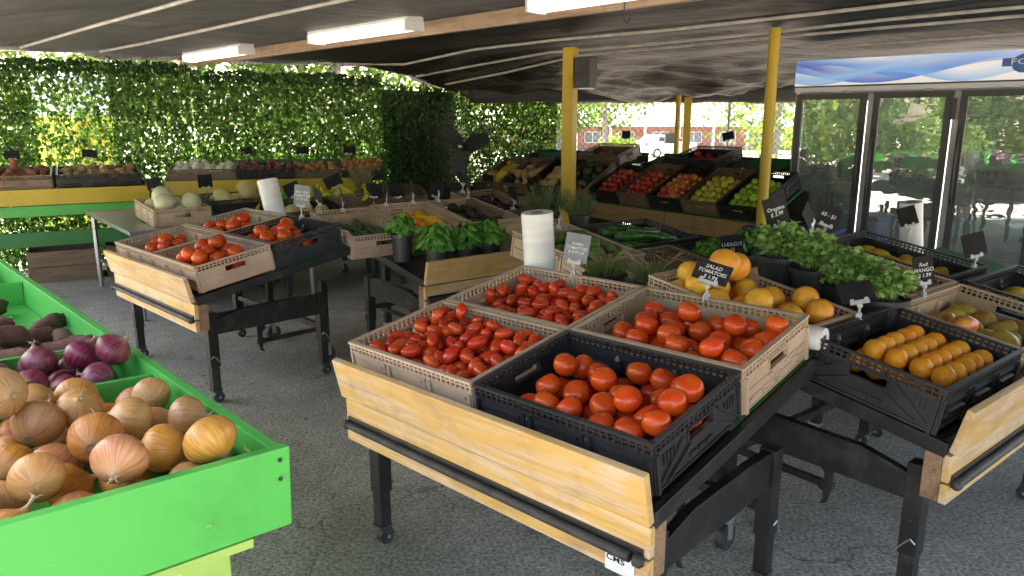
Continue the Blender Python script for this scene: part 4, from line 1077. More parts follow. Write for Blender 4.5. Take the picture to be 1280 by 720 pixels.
def roll(M, label, r_=.07, h_=.24):
    t = thing('bag_roll', label, 'bag roll', M)
    b = MB(); n = 28; prof = [(r_ * .42, .0), (r_ * .97, 0), (r_, .006), (r_ * .995, h_ * .3), (r_ * .985, h_ * .7), (r_, h_ - .006), (r_ * .97, h_), (r_ * .42, h_)]
    b.lathe(prof, n, fn=lambda p: (p[0] * (1 + .012 * noise.noise(Vector(p) * 18)), p[1] * (1 + .012 * noise.noise(Vector(p) * 18)), p[2]))
    b.f = b.f[:-2]; b.m = b.m[:-2]
    b.obj('film', 'plastic_film', t, smooth=True, ang=50)
    b = MB(); b.lathe([(r_ * .36, .002), (r_ * .42, .002), (r_ * .42, h_ - .002), (r_ * .36, h_ - .002)], 20); b.f = b.f[:-2]; b.m = b.m[:-2]
    b.f += [(3 * 20 + k, 3 * 20 + (k + 1) % 20, (k + 1) % 20, k) for k in range(20)]; b.m += [0] * 20
    b.obj('core', 'cardboard', t, smooth=True, ang=50)
    return t
def leaf(b, base, dirv, nrm, L_, W_, mi, cup=.25, droop=.3, seg=4):
    d = dirv.normalized(); x_ = d.cross(nrm)
    if x_.length < .1: x_ = d.cross(Vector((.3, .7, .1)))
    x_.normalize(); n_ = x_.cross(d)
    vs = []; 
    for i in range(seg + 1):
        t_ = i / seg; wd = W_ * .5 * math.sin(PI * min(1, t_ * .92 + .06)) ** .8
        c_ = base + d * (L_ * t_) - n_ * (droop * L_ * t_ * t_)
        e = n_ * (cup * wd)
        vs += [c_ - x_ * wd + e, c_, c_ + x_ * wd + e]
    fs = []
    for i in range(seg):
        k = i * 3; fs += [(k, k + 1, k + 4, k + 3), (k + 1, k + 2, k + 5, k + 4)]
    b.add(vs, fs, mi)
def pot_mesh(r0, r1, h):
    b = MB(); n = 32
    b.lathe([(r0 * .9, 0), (r0, .004), (r1 * .97, h * .86), (r1 * 1.04, h * .87), (r1 * 1.05, h), (r1 * .98, h), (r1 * .92, h * .86)], n,
            fn=lambda p: (p[0] * (1 - .02 * (abs(math.sin(8 * math.atan2(p[1], p[0]))) < .3 and p[2] < h * .84)), p[1] * (1 - .02 * (abs(math.sin(8 * math.atan2(p[1], p[0]))) < .3 and p[2] < h * .84)), p[2]))
    return b.mesh('pot', 'pot_plastic', smooth=True, ang=35)
POT = pot_mesh(.062, .078, .135); POT_T = pot_mesh(.055, .066, .17); POT_L = pot_mesh(.075, .098, .15)
SOIL = MB().lathe([(.001, .012), (.03, .011), (.07, .004), (.072, 0)], 18).mesh('soil', 'soil', smooth=True)
def basil_mesh(seed, n=210, Rr=.085, H_=.11):
    r = random.Random(seed); b = MB()
    for i in range(9): a = r.uniform(0, 6.28); b.tube([(0, 0, 0), (math.cos(a) * .03, math.sin(a) * .03, H_ * .5), (math.cos(a) * .05, math.sin(a) * .05, H_ * .8)], .0025, 5, 2)
    for i in range(n):
        th = r.uniform(0, 6.28); u_ = r.uniform(-.25, 1) ; ph = math.acos(max(-1, min(1, u_)))
        k = r.uniform(.72, 1.05) * (1 + .25 * noise.noise(Vector((math.cos(th) * 2, math.sin(th) * 2, u_ * 2 + seed))))
        nr_ = Vector((math.sin(ph) * math.cos(th), math.sin(ph) * math.sin(th), math.cos(ph)))
        p = Vector((nr_.x * Rr, nr_.y * Rr, H_ * .38 + nr_.z * H_ * .62)) * k
        d = Vector((math.cos(th), math.sin(th), -.55)) + Vector((r.uniform(-.7, .7), r.uniform(-.7, .7), r.uniform(-.2, .5)))
        L_ = r.uniform(.028, .048); leaf(b, p - d.normalized() * L_ * .4, d, nr_ + Vector((0, 0, .5)), L_, L_ * r.uniform(.62, .78), 1 if r.random() < .4 else 0, -.45, .35)
    return b.mesh('basil_foliage', ['basil_leaf', 'basil_leaf_light', 'stem'], smooth=True, ang=180)
BASIL = [basil_mesh(1), basil_mesh(2), basil_mesh(3)]; BASIL_T = basil_mesh(4, 150, .07, .105); BASIL_BIG = [basil_mesh(5, 240, .12, .13), basil_mesh(6, 220, .11, .12)]
def oregano_mesh(seed, n=85, Rr=.125, H_=.155, lf=.023):
    r = random.Random(seed); b = MB()
    for i in range(n):
        a = r.uniform(0, 6.28); q = math.sqrt(r.random()); e = Vector((math.cos(a) * q * Rr, math.sin(a) * q * Rr, H_ * (1 - .55 * q * q) * r.uniform(.6, 1.15)))
        s0 = Vector((math.cos(a) * q * .05, math.sin(a) * q * .05, 0)); mid = (s0 + e) / 2 + Vector((0, 0, .03))
        b.tube([s0, mid, e], .0014, 3, 2, cap=False)
        for j in range(8):
            t_ = .35 + .65 * j / 7; p = s0 * (1 - t_) ** 2 + mid * 2 * t_ * (1 - t_) + e * t_ * t_
            az = r.uniform(0, 6.28)
            for s_ in (0, PI):
                d = Vector((math.cos(az + s_), math.sin(az + s_), r.uniform(-.5, .6)))
                leaf(b, p, d, Vector((r.uniform(-1, 1), r.uniform(-1, 1), .6)), lf * r.uniform(.7, 1.4), lf * r.uniform(.75, 1.1), 1 if r.random() < .4 else 0, -.2, .3, 2)
    return b.mesh('oregano_foliage', ['oregano_leaf', 'oregano_leaf_light', 'stem'])
OREG = [oregano_mesh(1), oregano_mesh(2), oregano_mesh(3)]
def thyme_mesh(seed, mats, n=150, Rr=.10, H_=.08, dry=12, ll=.016, lw=.007, per=14, droop=.0):
    r = random.Random(seed); b = MB()
    for i in range(n):
        a = r.uniform(0, 6.28); q = math.sqrt(r.random()); e = Vector((math.cos(a) * q * Rr, math.sin(a) * q * Rr, H_ * (1 - .4 * q * q) * r.uniform(.55, 1.2)))
        s0 = Vector((math.cos(a) * q * .05, math.sin(a) * q * .05, 0)); b.tube([s0, e], .0009, 3, 1, cap=False)
        for j in range(per):
            t_ = .2 + .8 * j / per; p = s0.lerp(e, t_)
            d = Vector((r.uniform(-1, 1), r.uniform(-1, 1), r.uniform(-.1, 1)))
            leaf(b, p, d, Vector((r.uniform(-1, 1), 0, 1)), ll * r.uniform(.6, 1.3), lw, 0, 0, .2, 1)
    for i in range(dry):
        a = r.uniform(0, 6.28); pts = [Vector((0, 0, .02)), Vector((math.cos(a) * .05, math.sin(a) * .05, H_ * .9)), Vector((math.cos(a) * .10, math.sin(a) * .10, H_ * 1.3 + r.uniform(-.02, .02))), Vector((math.cos(a + .4) * .14, math.sin(a + .4) * .14, H_ * 1.2))]
        b.tube(pts, .0012, 3, 2, cap=False)
    return b.mesh('herb_foliage', [mats, 'stem', 'dry_stem'])
THYME = [thyme_mesh(1, 'thyme_leaf'), thyme_mesh(2, 'thyme_leaf', dry=16)]
ROSE = [thyme_mesh(3, 'rosemary_leaf', 90, .15, .19, 3, .036, .009, 24), thyme_mesh(4, 'rosemary_leaf', 80, .14, .17, 3, .036, .009, 24)]
def plant(M, label, pot, ph, fol, group, r_=1.0, name='potted_herb', fs=1.0):
    t = thing(name, label, 'potted plant', M @ RZ(FRZ.uniform(0, 360)), group)
    link('pot', pot, t); link('soil', SOIL, t, T(0, 0, ph * .9) @ S(r_)); link('foliage', fol, t, T(0, 0, ph * .92) @ S(fs))
    return t
D0 = .004
def onD(C, x, y, rz=0, z=D0): return C @ DECK @ T(x, y, z) @ RZ(rz)
def vert(C, x, y, z=D0):
    """upright frame standing on a deck spot"""
    p = (C @ DECK @ T(x, y, z)).to_translation(); return T(*p)

# ================================================================== cart with roma and salad tomatoes
a1 = crate('tan', onD(CA, -.325, .262), 'tan crate heaped with roma tomatoes right behind the pine boards')
a2 = crate('black', onD(CA, .292, .262), 'black crate of round tomatoes right behind the pine boards')
a3 = crate('tan', onD(CA, -.322, .715), 'tan crate of roma tomatoes with a price card and white roll behind')
a4 = crate('tan', onD(CA, .292, .715), 'tan crate of salad tomatoes beside the black tomato crate')
fill('roma', a1, 185, .0255, 'red roma tomato in the front tan crate of the tomato cart', 'roma tomato', 'romas in front crate', 1, name='roma_tomato', grad=(0, -.07), tries=45)
fill('roma', a3, 140, .0265, 'red roma tomato in the rear tan crate beside the white roll', 'roma tomato', 'romas in rear crate', 2, name='roma_tomato', grad=(-.03, -.05), tries=45)
fill('tomato', a2, 44, .0385, 'round red tomato in the black crate of the tomato cart', 'tomato', 'tomatoes in black crate', 3, name='round_tomato', ori='up', grad=(-.04, .0), box=(-.21, .285, -.19, .19))
fill('tomato', a4, 48, .0390, 'round red salad tomato in the tan crate beside the black one', 'tomato', 'salad tomatoes in tan crate', 4, name='round_tomato', ori='up', grad=(-.03, -.07), box=(-.27, .285, -.2, .16))
sign(a3 @ T(-.02, .214, .150) @ RX(-TILT) @ RZ(28), 'slate grey chalk card reading roma tomatoes', 'ROMA\nTOMATOES\n$ 0.99 LB', .098, .112, 10, 8, .045, 'card_grey')
sign(a4 @ T(-.05, .214, .150) @ RX(-TILT) @ RZ(20), 'black chalk card reading salad tomatoes', 'SALAD\nTOMATOES\n$ 1.99', .125, .075, 34, 14, .05)
roll(vert(CA, -.60, 1.01, .03) @ RZ(43) @ RY(-5), 'upright white roll of plastic bags behind the roma tomatoes', .068, .33)
roll(onD(CA, .02, .995, 0, .048) @ RY(90), 'white bag roll lying on green turf behind the salad tomatoes', .040, .60)

# ================================================================== cart with big tomatoes
b1 = crate('tan', onD(CB, -.32, .262), 'tan crate holding a few large tomatoes at the far front of the left cart')
b2 = crate('tan', onD(CB, .29, .262), 'tan crate of large tomatoes showing its open hand hole')
b3 = crate('tan', onD(CB, -.32, .715), 'tan crate of large tomatoes before the tilted white roll')
b4 = crate('black', onD(CB, .292, .715), 'black crate of large tomatoes beside a lying bag roll')
for m_, lab, n_, sd, bx in ((b1, 'large red tomato in the far front tan crate of left cart', 17, 11, (-.1, .25, -.2, .1)), (b2, 'large red tomato in the crate with open hand hole', 25, 12, (-.12, .26, -.19, .12)),
                    (b3, 'large red tomato in the tan crate before the tilted roll', 17, 13, (-.14, .22, -.2, .06)), (b4, 'large red tomato in the black crate of left cart', 25, 14, (-.2, .26, -.19, .1))):
    fill('tomato', m_, n_, .044, lab, 'tomato', lab.replace('large red tomato', 'large tomatoes'), sd, name='large_tomato', ori='up', box=bx, grad=(0, -.1))
sign(b4 @ T(-.12, .214, .150) @ RX(-TILT) @ RZ(30), 'chalk card greyed as if lit reading Mexican tomatoes', 'MEXICAN\nTOMATOES\n$1.79 LB', .115, .13, 6, 5, .07, 'card_grey')  # the lit look of this card is put into its grey colour
roll(vert(CB, -.36, 1.02, .05) @ RZ(-30) @ RY(-14), 'tilted white bag roll standing behind the big tomatoes', .070, .30)
roll(onD(CB, .04, .99, 0, .048) @ RY(90), 'bag roll lying on the left tomato cart', .042, .50)

# ================================================================== orange cart and its neighbour
d1 = crate('black', onD(CD, -.325, .262), 'black crate with rows of oranges')
d2 = crate('tan', onD(CD, .285, .262), 'tan crate of red and green mangoes behind the orange crate')
d3 = crate('tan', onD(CD, -.47, .80, 90), 'tan crate piled with grapefruit behind the oranges')
d4 = crate('tan', onD(CD, .385, .80, 90), 'tan crate with a few tangerines beside the potted oregano')
r = random.Random(5)
for lay, (nx_, ny_, z) in enumerate(((6, 5, .045), (5, 4, .096))):
    for i in range(nx_):
        for j in range(ny_):
            if lay == 0 and (0 < i < 5 and 0 < j < 3): continue
            x = .255 - i * .0725 - lay * .036; y = -.168 + j * .0735 + lay * .037
            put('orange', d1, (x + r.uniform(-.003, .003), y + r.uniform(-.003, .003), z), .0362 + r.uniform(-.0012, .001), 'orange lined up in the black crate', 'orange', 'oranges in black crate', 'orange', 'any')
def top_of(x, y, q, lst): return max([c_ + math.sqrt(max(0, ((q + p) * .97) ** 2 - (a - x) ** 2 - (b_ - y) ** 2)) for (a, b_, c_, p) in lst if (a - x) ** 2 + (b_ - y) ** 2 < ((q + p) * .97) ** 2] + [-.06])
gl_ = pile(30, .0495, -CL / 2 + .014, CL / 2 - .014, -CS / 2 + .014, CS / 2 - .014, seed=22, tries=60, grad=(-.03, 0))
for (x, y, z, q) in gl_: put('grapefruit', d3, (x, y, z), q, 'orange yellow grapefruit in the tan crate behind the oranges', 'grapefruit', 'grapefruit in crate')
for (x, y, q) in ((.10, .05, .058), (.13, -.07, .058)):
    z = top_of(x, y, q, gl_); gl_.append((x, y, z, q)); put('grapefruit', d3, (x, y, z), q, 'big grapefruit topping the pile', 'grapefruit', 'grapefruit on top of pile', ori='up')
fill('green_mango', d2, 14, .049, 'green and yellow mango in the tan crate', 'mango', 'green mangoes in tan crate', 23, name='mango', ori='side', box=(-.2, .27, -.2, .2), grad=(0, -.05)); fill('red_mango', d2, 4, .049, 'red mango in the tan crate', 'mango', 'red mangoes in tan crate', 24, name='mango', ori='side', box=(-.27, -.1, -.1, .2))
fill('orange', d4, 7, .036, 'tangerine in the tan crate beside the oregano', 'tangerine', 'tangerines in crate', 25, name='tangerine', box=(-.27, .0, -.2, .2))
for k_, (x, y) in enumerate(((.04, .98), (.03, .81), (.02, .65), (.01, .52))):
    plant(vert(CD, x, y, .03 if k_ < 2 else .01), ('potted oregano beside its own price card', 'potted oregano second from the oregano price card', 'potted oregano third from the oregano price card', 'potted oregano next to the orange crate')[k_], POT_L, .15, OREG[k_ % 3], 'oregano pots', 1.2, 'potted_oregano')
sign(vert(CD, .11, 1.06, .16) @ RZ(15), 'black chalk card reading Oregano leaning over the pots', 'Oregano\n$ 3.99', .115, .125, 8, -14, .12)
sign(d2 @ T(-.06, .214, .150) @ RX(-TILT) @ RZ(-35), 'black chalk card reading Red Mango', 'Red\nMANGO\n$ 1.99', .085, .105, 8, -8, .045)
sign(d1 @ T(.03, .214, .150) @ RX(-TILT) @ RZ(-65), 'dark card bent back over the orange crate', None, .115, .085, 48, -20, .05)
j1 = crate('black', onD(CJ, -.43, .84, 90), 'black crate of yellow mangoes in front of the cooler'); j2 = crate('black', onD(CJ, -.33, .262), 'black crate with a few yellow mangoes at the edge of the mango cart')
fill('yellow_mango', j1, 16, .048, 'yellow mango in the black crate before the cooler', 'mango', 'yellow mangoes in black crate', 26, name='mango', ori='side', grad=(.0, 0)); fill('yellow_mango', j2, 5, .048, 'yellow mango in the crate at the cart edge', 'mango', 'yellow mangoes at cart edge', 27, name='mango', ori='side')
sign(j1 @ T(-.28, -.1, .150) @ RX(-TILT) @ RZ(-130), 'grey backed card clipped to the yellow mango crate', None, .105, .105, 20, -14, .05, 'card_black')
roll(vert(CJ, .10, 1.0, .02) @ RZ(20) @ RY(-9), 'white bag roll standing in front of the cooler', .058, .30)
sign(d4 @ T(.30, -.17, .150) @ RZ(-120), 'black card over the tangerines showing a dollar price', '60 - $1', .13, .10, 20, 16, .08); sign(d4 @ T(.30, -.05, .150) @ RZ(-80), 'blank black card beside the dollar price card', None, .12, .09, 30, -25, .10); sign(vert(CJ, -.02, .98, .06) @ RZ(-20), 'black card leaning against the white roll', None, .09, .10, 10, -18, .14)

# ================================================================== basil and squash cart
for k_, x in enumerate((-.44, -.24, -.05)):
    plant(vert(CG, x, .12), ('bushy potted basil next to the tall ribbed pot', 'bushy potted basil between two other bushy basils', 'bushy potted basil next to the yellow squash')[k_], POT, .135, BASIL[k_], 'basil pots on cart', 1.0, 'potted_basil', 1.35)
plant(vert(CG, -.58, .30, .02), 'basil in a tall ribbed pot beside the cucumber crate', POT_T, .17, BASIL_T, None, .9, 'potted_basil', 1.25)
g1 = crate('tan', onD(CG, -.62, .76, 90), 'tan crate of dark cucumbers at the end of the basil cart'); g2 = crate('tan', onD(CG, -.16, .80, 90), 'tan crate of orange squash behind the basil')
g3 = crate('tan', onD(CG, .30, .80, 90), 'tan crate of dark avocados behind the basil'); g4 = crate('brown', onD(CG, .66, 1.0, 90), 'brown crate of eggplants behind the avocados'); g5 = crate('tan', onD(CG, .45, .26), 'tan crate of yellow squash beside the basil')
fill('cucumber', g1, 28, .032, 'dark green cucumber in the end crate', 'cucumber', 'cucumbers', 31, ori=(90, 14), box=(-.2, .2, -.2, .2)); fill('orange_squash', g2, 20, .046, 'smooth orange squash in the tan crate', 'squash', 'orange squash', 32, name='squash', ori='side')
fill('avocado', g3, 44, .036, 'dark avocado in the tan crate', 'avocado', 'avocados', 33, tries=40); fill('eggplant', g4, 18, .042, 'dark purple eggplant in the brown crate', 'eggplant', 'eggplants', 34, ori=(90, 20), box=(-.2, .2, -.2, .2)); fill('yellow_squash', g5, 40, .030, 'yellow summer squash in the tan crate', 'squash', 'yellow squash', 35, name='squash', ori='side', grad=(0, -.05))
plant(CG @ T(.78, .50, .714), 'larger potted rosemary on the basil cart', POT_L, .15, ROSE[0], 'rosemary pots', 1.2, 'potted_rosemary', 1.2); plant(CG @ T(.92, .30, .714), 'smaller potted rosemary near the zucchini', POT, .135, ROSE[1], 'rosemary pots', 1, 'potted_rosemary', 1.1)
for k_, (m_, x, y, rz, body, lab, bk, rl) in enumerate(((g1, .27, .0, -80, '2 FOR\n$ 4', 'black chalk card slanting over the cucumbers', 14, -24), (g1, .27, .17, -60, 'Bananas\n$ 1.19', 'black chalk card reading bananas', 14, -8), (g2, .28, .1, -95, None, 'blank black card over the orange squash', 12, -8), (g2, .28, -.12, -80, None, 'dark card beside the blank squash card', 14, 5),
                                             (g3, .28, .12, -90, None, 'black card behind the avocados', 12, 12), (g3, .28, -.15, -80, None, 'black card between avocados and eggplants', 12, -5), (g4, -.28, .05, -70, 'EGGPLANT\n$1.99', 'black chalk card in front of the eggplants', 22, -6), (g4, .28, .12, -70, None, 'black card above the eggplants', 20, 15))):
    sign(m_ @ T(x, y, .150) @ RZ(rz + 60 - 90 + 90), lab, body, .125, .10, bk, rl, .06)

# ================================================================== zucchini and lime cart
f1 = crate('black', onD(CF, -.02, .66), 'black crate of dark zucchini'); f2 = crate('tan', onD(CF, -.565, .62, 90), 'tan crate of green limes behind the thyme pots')
f3 = crate('brown', onD(CF, -.36, .17), 'brown crate in front of the basil tray')
fill('zucchini', f1, 46, .034, 'glossy dark zucchini in the black crate', 'zucchini', 'zucchini', 41, ori=(65, 18), box=(-.2, .2, -.16, .16), grad=(.0, 0)); fill('lime', f2, 46, .040, 'green lime in the tan crate', 'lime', 'limes', 42, tries=45); fill('orange', f3, 6, .036, 'tangerine at the bottom of the brown crate', 'tangerine', 'tangerines in brown crate', 43, name='tangerine')
tr_ = thing('herb_tray', 'shallow black tray of leafy basil bunches', 'tray', onD(CF, .29, .20, 0, .10))
b = MB(); b.box((0, 0, .005), (.66, .30, .008)); b.box((0, -.15, .03), (.66, .006, .055)); b.box((0, .15, .03), (.66, .006, .055)); b.box((.33, 0, .03), (.006, .30, .055)); b.box((-.33, 0, .03), (.006, .30, .055)); b.obj('tray_shell', 'black_plastic', tr_)
MB().box((0, 0, -.049), (.60, .26, .096)).obj('tray_riser', 'black_plastic', tr_)
for k_, (x, s_) in enumerate(((-.2, .9), (-.04, .85), (.2, 1.1))):
    o = link('basil_bunch', BASIL_BIG[k_ % 2], None, onD(CF, .29 + x, .20, k_ * 70, .112) @ S(s_)); tag(o, 'leafy green basil bunch in the black tray', 'basil', 'basil bunches in tray')
sign(onD(CF, .06, .03, 0, .10) @ RX(-TILT) @ RZ(-25), 'black chalk card standing before the basil tray', 'U-RAGUT\n10', .135, .13, 12, -3, .06); sign(onD(CF, .36, .05, 0, .155) @ RX(-TILT) @ RZ(-40), 'black card between basil bunches', None, .12, .10, 25, 25, .06); sign(onD(CF, .58, .05, 0, .155) @ RX(-TILT) @ RZ(-30), 'black card at the end of the basil tray', None, .10, .09, 5, -20, .06)
sign(f2 @ T(.27, -.1, .150) @ RZ(-45), 'black card above the limes', '1.99', .11, .09, 10, -6, .06)
tb = thing('plant_stand', 'low black stand under the rosemary pots', 'stand', CG @ T(.85, .40, 0) @ RZ(-55))
MB().box((0, 0, .70), (.50, .26, .025)).obj('table_top', 'black_paint', tb, bevel=.004)
for sx in (-.22, .22):
    for sy in (-.10, .10): MB().box((sx, sy, .343), (.03, .03, .686)).obj('leg', 'black_paint', tb)
tb = thing('plant_stand', 'low black stand under the thyme pots behind the tomato cart', 'stand', frame(.50, 3.06, -43.3))
MB().box((0, 0, .70), (.52, .30, .025)).obj('table_top', 'black_paint', tb, bevel=.004)
for sx in (-.23, .23):
    for sy in (-.12, .12): MB().box((sx, sy, .343), (.03, .03, .686)).obj('leg', 'black_paint', tb)
for k_, (x, y, lab) in enumerate(((-.13, .0, 'potted thyme nearer the white roll'), (.10, .02, 'potted thyme with dry straggling stems'))):
    p_ = (frame(.50, 3.06, -43.3) @ T(x, y, .714)).to_translation(); plant(T(*p_), lab, POT_L, .15, THYME[k_], 'thyme pots', 1.2, 'potted_thyme', 1.15)
sign(T(.66, 2.93, .862), 'empty clear clip on the thyme pot', None, .03, .012, 5, 0, .05, 'card_black')

# ================================================================== honeydew and banana carts
def onT(x, y, rz=0): return CI @ T(x, y, .715) @ RX(4) @ RZ(rz)
i1 = crate('tan', onT(-.36, .56, 90), 'tan crate of pale honeydew melons'); i2 = crate('black', onT(.30, .86), 'black crate of yellowish melons behind the tilted roll')
fill('honeydew', i1, 8, .078, 'pale honeydew melon in the tan crate', 'melon', 'honeydew melons', 51, name='honeydew_melon', tries=50); fill('yellow_melon', i2, 9, .076, 'yellowish melon in the black crate', 'melon', 'yellowish melons', 52, name='yellow_melon')
sign(i1 @ T(.28, .05, .150) @ RZ(-100), 'black card over the honeydew melons', None, .12, .09, 10, -10, .07); sign(CI @ T(.1, 1.15, .80), 'black card standing behind the yellowish melons', None, .13, .12, 6, 0, .12)
n1 = crate('black', onD(CI2, -.34, .262), 'black crate beside the cucumber crate'); n2 = crate('brown', onD(CI2, .29, .30), 'brown crate with bananas lying over its rim')
fill('yellow_melon', n1, 5, .07, 'yellowish melon in the crate below the bananas', 'melon', 'melons below bananas', 53, name='yellow_melon')
for k_, (x, y, z, a) in enumerate(((-.48, .62, .0, 20), (-.25, .70, .0, 70), (-.02, .60, .03, 150), (.22, .66, .05, 40), (.42, .62, .04, 100), (.1, .85, .0, 220), (-.45, .9, .0, 300))):
    o = link('banana_bunch', SHP['banana'][k_ % 2], None, vert(CI2, x, y, .02 + z) @ RZ(a) @ RX(14) @ T(0, 0, .04) @ S(.155)); tag(o, 'bunch of yellow bananas on the cart by the yellow bench', 'bananas', 'banana bunches')
sign(vert(CI2, -.30, .50, .12) @ RZ(20), 'blank black card leaning among the bananas', None, .14, .12, 10, -22, .05); sign(vert(CI2, .10, .50, .15) @ RZ(15), 'large blank black card above the bananas', None, .16, .11, 10, -24, .08)
def scallions(seed):
    r = random.Random(seed); b = MB()
    for i in range(110):
        a = r.uniform(0, 6.28); q = r.uniform(.0, .5); e = Vector((math.cos(a) * q * .34, math.sin(a) * q * .34, .30 * r.uniform(.6, 1.1)))
        s0 = Vector((math.cos(a) * .03, math.sin(a) * .03, 0)); b.tube([s0, (s0 + e) / 2 + Vector((0, 0, .04)), e], [.005, .005, .002], 4, cap=False)
    return b.mesh('scallions', 'scallion_leaf', smooth=True)
o = link('scallion_bunch', scallions(3), None, vert(CI2, .58, .90, .03)); tag(o, 'pale spiky bunch of scallions standing beside the bananas', 'scallions')

# ================================================================== cart before the fan
h1 = crate('brown', onD(CH, -.30, .5), 'brown crate in the shade before the fan'); h2 = crate('black', onD(CH, .30, .5), 'black crate in the shade before the fan')
fill('potato', h1, 22, .038, 'potato in the shaded brown crate', 'potato', 'potatoes in shade', 61); fill('avocado', h2, 22, .038, 'dark avocado in the shaded black crate', 'avocado', 'avocados in shade', 62)
for k_, (x, y, rl, lab) in enumerate(((-.55, .25, 4, 'blank card left of the shaded crates'), (-.32, .22, -6, 'dark card before the shaded brown crate'), (.05, .2, 12, 'leaning card between the shaded crates'), (.25, .2, 16, 'tilted card before the shaded black crate'), (.52, .22, -4, 'card at the right of the shaded crates'))):
    sign(vert(CH, x, y, .09), lab, None, .15, .13, 8, rl, .06)

# ================================================================== apple stands
def make_stand(M, L_, label, tier=(None, None)):
    t = thing('tilted_stand', label, 'display stand', M)
    n = max(1, round(L_ / 1.15)); pw = L_ / n
    for k in range(n): MB().box((0, 0, 0), (pw - .012, .022, .17)).obj('front_board', 'pine_dark', t, T(-L_ / 2 + pw * (k + .5), -.012, .575), bevel=.004)
    for k in range(n + 1):
        x = -L_ / 2 + .04 + (L_ - .08) * k / n
        MB().box((x, .04, .245), (.05, .05, .49)).obj('leg', 'black_paint', t); MB().box((x, .98, .48), (.05, .05, .96)).obj('leg', 'black_paint', t)
    MB().box((0, .29, 0), (L_, .60, .018)).obj('deck', 'turf', t, T(0, .0, .655) @ RX(28))
    x0, x1 = tier
    MB().box(((x0 + x1) / 2, .25, 0), (x1 - x0, .56, .018)).obj('upper_deck', 'turf', t, T(0, .555, .985) @ RX(16)); MB().box(((x0 + x1) / 2, 1.10, 1.10), (x1 - x0, .02, .13)).obj('back_board', 'turf', t); MB().box((0, .62, .46), (L_, .012, .90)).obj('added_screen', 'tarp', t)  # dark screen added to close off bright ground seen beneath the stand
    return t
K1 = frame(1.515, 7.26, -56.5); K2 = frame(.21, 8.84, -45)
make_stand(K1, 2.30, 'long turf covered stand of tilted apple crates', (-1.15, .62)); make_stand(K2, 1.82, 'turf covered stand of melon and butternut crates', (-.91, .91))
def onK(K, x, y=.31): return K @ T(0, 0, .655) @ RX(28) @ T(x, y, .012) @ RZ(90)
def onU(K, x, y=.25): return K @ T(0, .555, .985) @ RX(16) @ T(x, y, .012)
AP = (('black', 'apple_red', 'black crate of dark red apples at the left end of the apple row', 'dark red apple in the black crate', 'apple_gala'), ('tan', 'apple_red', 'tan crate of bright red apples', 'bright red apple in the tan crate', None),
      ('black', 'apple_gala', 'black crate of mixed red and yellow apples', 'red and yellow apple in the black crate', None), ('brown', 'apple_yellow', 'brown crate of yellow apples', 'yellow apple in the brown crate', None), ('black', 'apple_green', 'black crate of green apples behind the round post', 'green apple in the black crate', None))
for k_, (ck, fk, cl_, fl, _) in enumerate(AP):
    m_ = crate('brown' if ck == 'tan' else ck, onK(K1, (k_ - 2) * .452), cl_)
    r = random.Random(70 + k_)
    for layer, (nx_, ny_, z) in enumerate(((5, 4, .046), (5, 4, .100), (4, 3, .148))):
        for i in range(nx_ + (1 if layer == 0 else 0)):
            for j in range(ny_ + (1 if layer == 0 else 0)):
                x = (i - (nx_ - (1 if layer else 0)) / 2) * .082 - .01 + r.uniform(-.006, .006) - .03; y = (j - (ny_ - (1 if layer else 0)) / 2) * .080 + r.uniform(-.006, .006)
                if layer == 0 and not (i in (0,) or j in (0, ny_) or i == nx_): continue
                put(fk, m_, (x, y, z), .0395, fl, 'apple', fl + ' group', 'apple', 'up', r)
m_ = crate('black', onU(K1, -.22), 'black crate of dark red fruit on the upper turf tier'); fill('apple_red', m_, 26, .038, 'dark red apple on the upper tier', 'apple', 'apples on upper tier', 81, name='apple', ori='up', tries=40)
m_ = crate('brown', onU(K2, .58), 'brown crate of yellowish ginger on the upper turf tier'); fill('ginger', m_, 16, .034, 'knobbly yellowish ginger root on the upper tier', 'ginger', 'ginger on upper tier', 82, ori='side')
m_ = crate('brown', onK(K2, -.68), 'brown crate of canary melons beside the fan'); fill('canary_melon', m_, 8, .07, 'bright yellow canary melon in the crate beside the fan', 'melon', 'canary melons', 83, name='canary_melon', ori='side')
m_ = crate('brown', onK(K2, -.226), 'brown crate of butternut squash'); fill('butternut', m_, 9, .062, 'pale butternut squash in the brown crate', 'squash', 'butternut in brown crate', 84, name='butternut_squash', ori='side', box=(-.25, .25, -.18, .18))
m_ = crate('black', onK(K2, .226), 'black crate of butternut squash behind the rosemary'); fill('butternut', m_, 9, .062, 'pale butternut squash in the black crate', 'squash', 'butternut in black crate', 85, name='butternut_squash', ori='side', box=(-.25, .25, -.18, .18))
m_ = crate('brown', onK(K2, .68), 'brown crate of dark green acorn squash'); fill('dark_melon', m_, 14, .06, 'dark green acorn squash in the brown crate', 'squash', 'acorn squash', 86, name='acorn_squash', tries=40)
for (K, x, y, z, lab, rz) in ((K1, -.98, .58, 1.0, 'small card above the dark red apples', 30), (K1, -.58, .58, 1.0, 'small card above the bright red apples', 30), (K1, -.1, .56, 1.0, 'small card below the upper apple crate', 30), (K1, .40, .58, 1.0, 'small card above the yellow apples', 30),
                     (K2, -.45, .55, .99, 'small card above the canary melons', 20), (K2, .0, .5, .96, 'black card above the butternut squash', 15)):
    sign(K @ T(x, y, z) @ RZ(rz), lab, None, .11, .075, 10, FRZ.uniform(-15, 15), .07)
sign(K1 @ T(-.15, 1.03, 1.16) @ RZ(35), 'small tilted card on a stick high above the upper apple crate', None, .12, .085, 5, -14, .17, stick=True); sign(K2 @ T(.62, 1.03, 1.16) @ RZ(30), 'small upright card on a stick above the ginger crate', None, .10, .095, 5, 3, .16, stick=True)
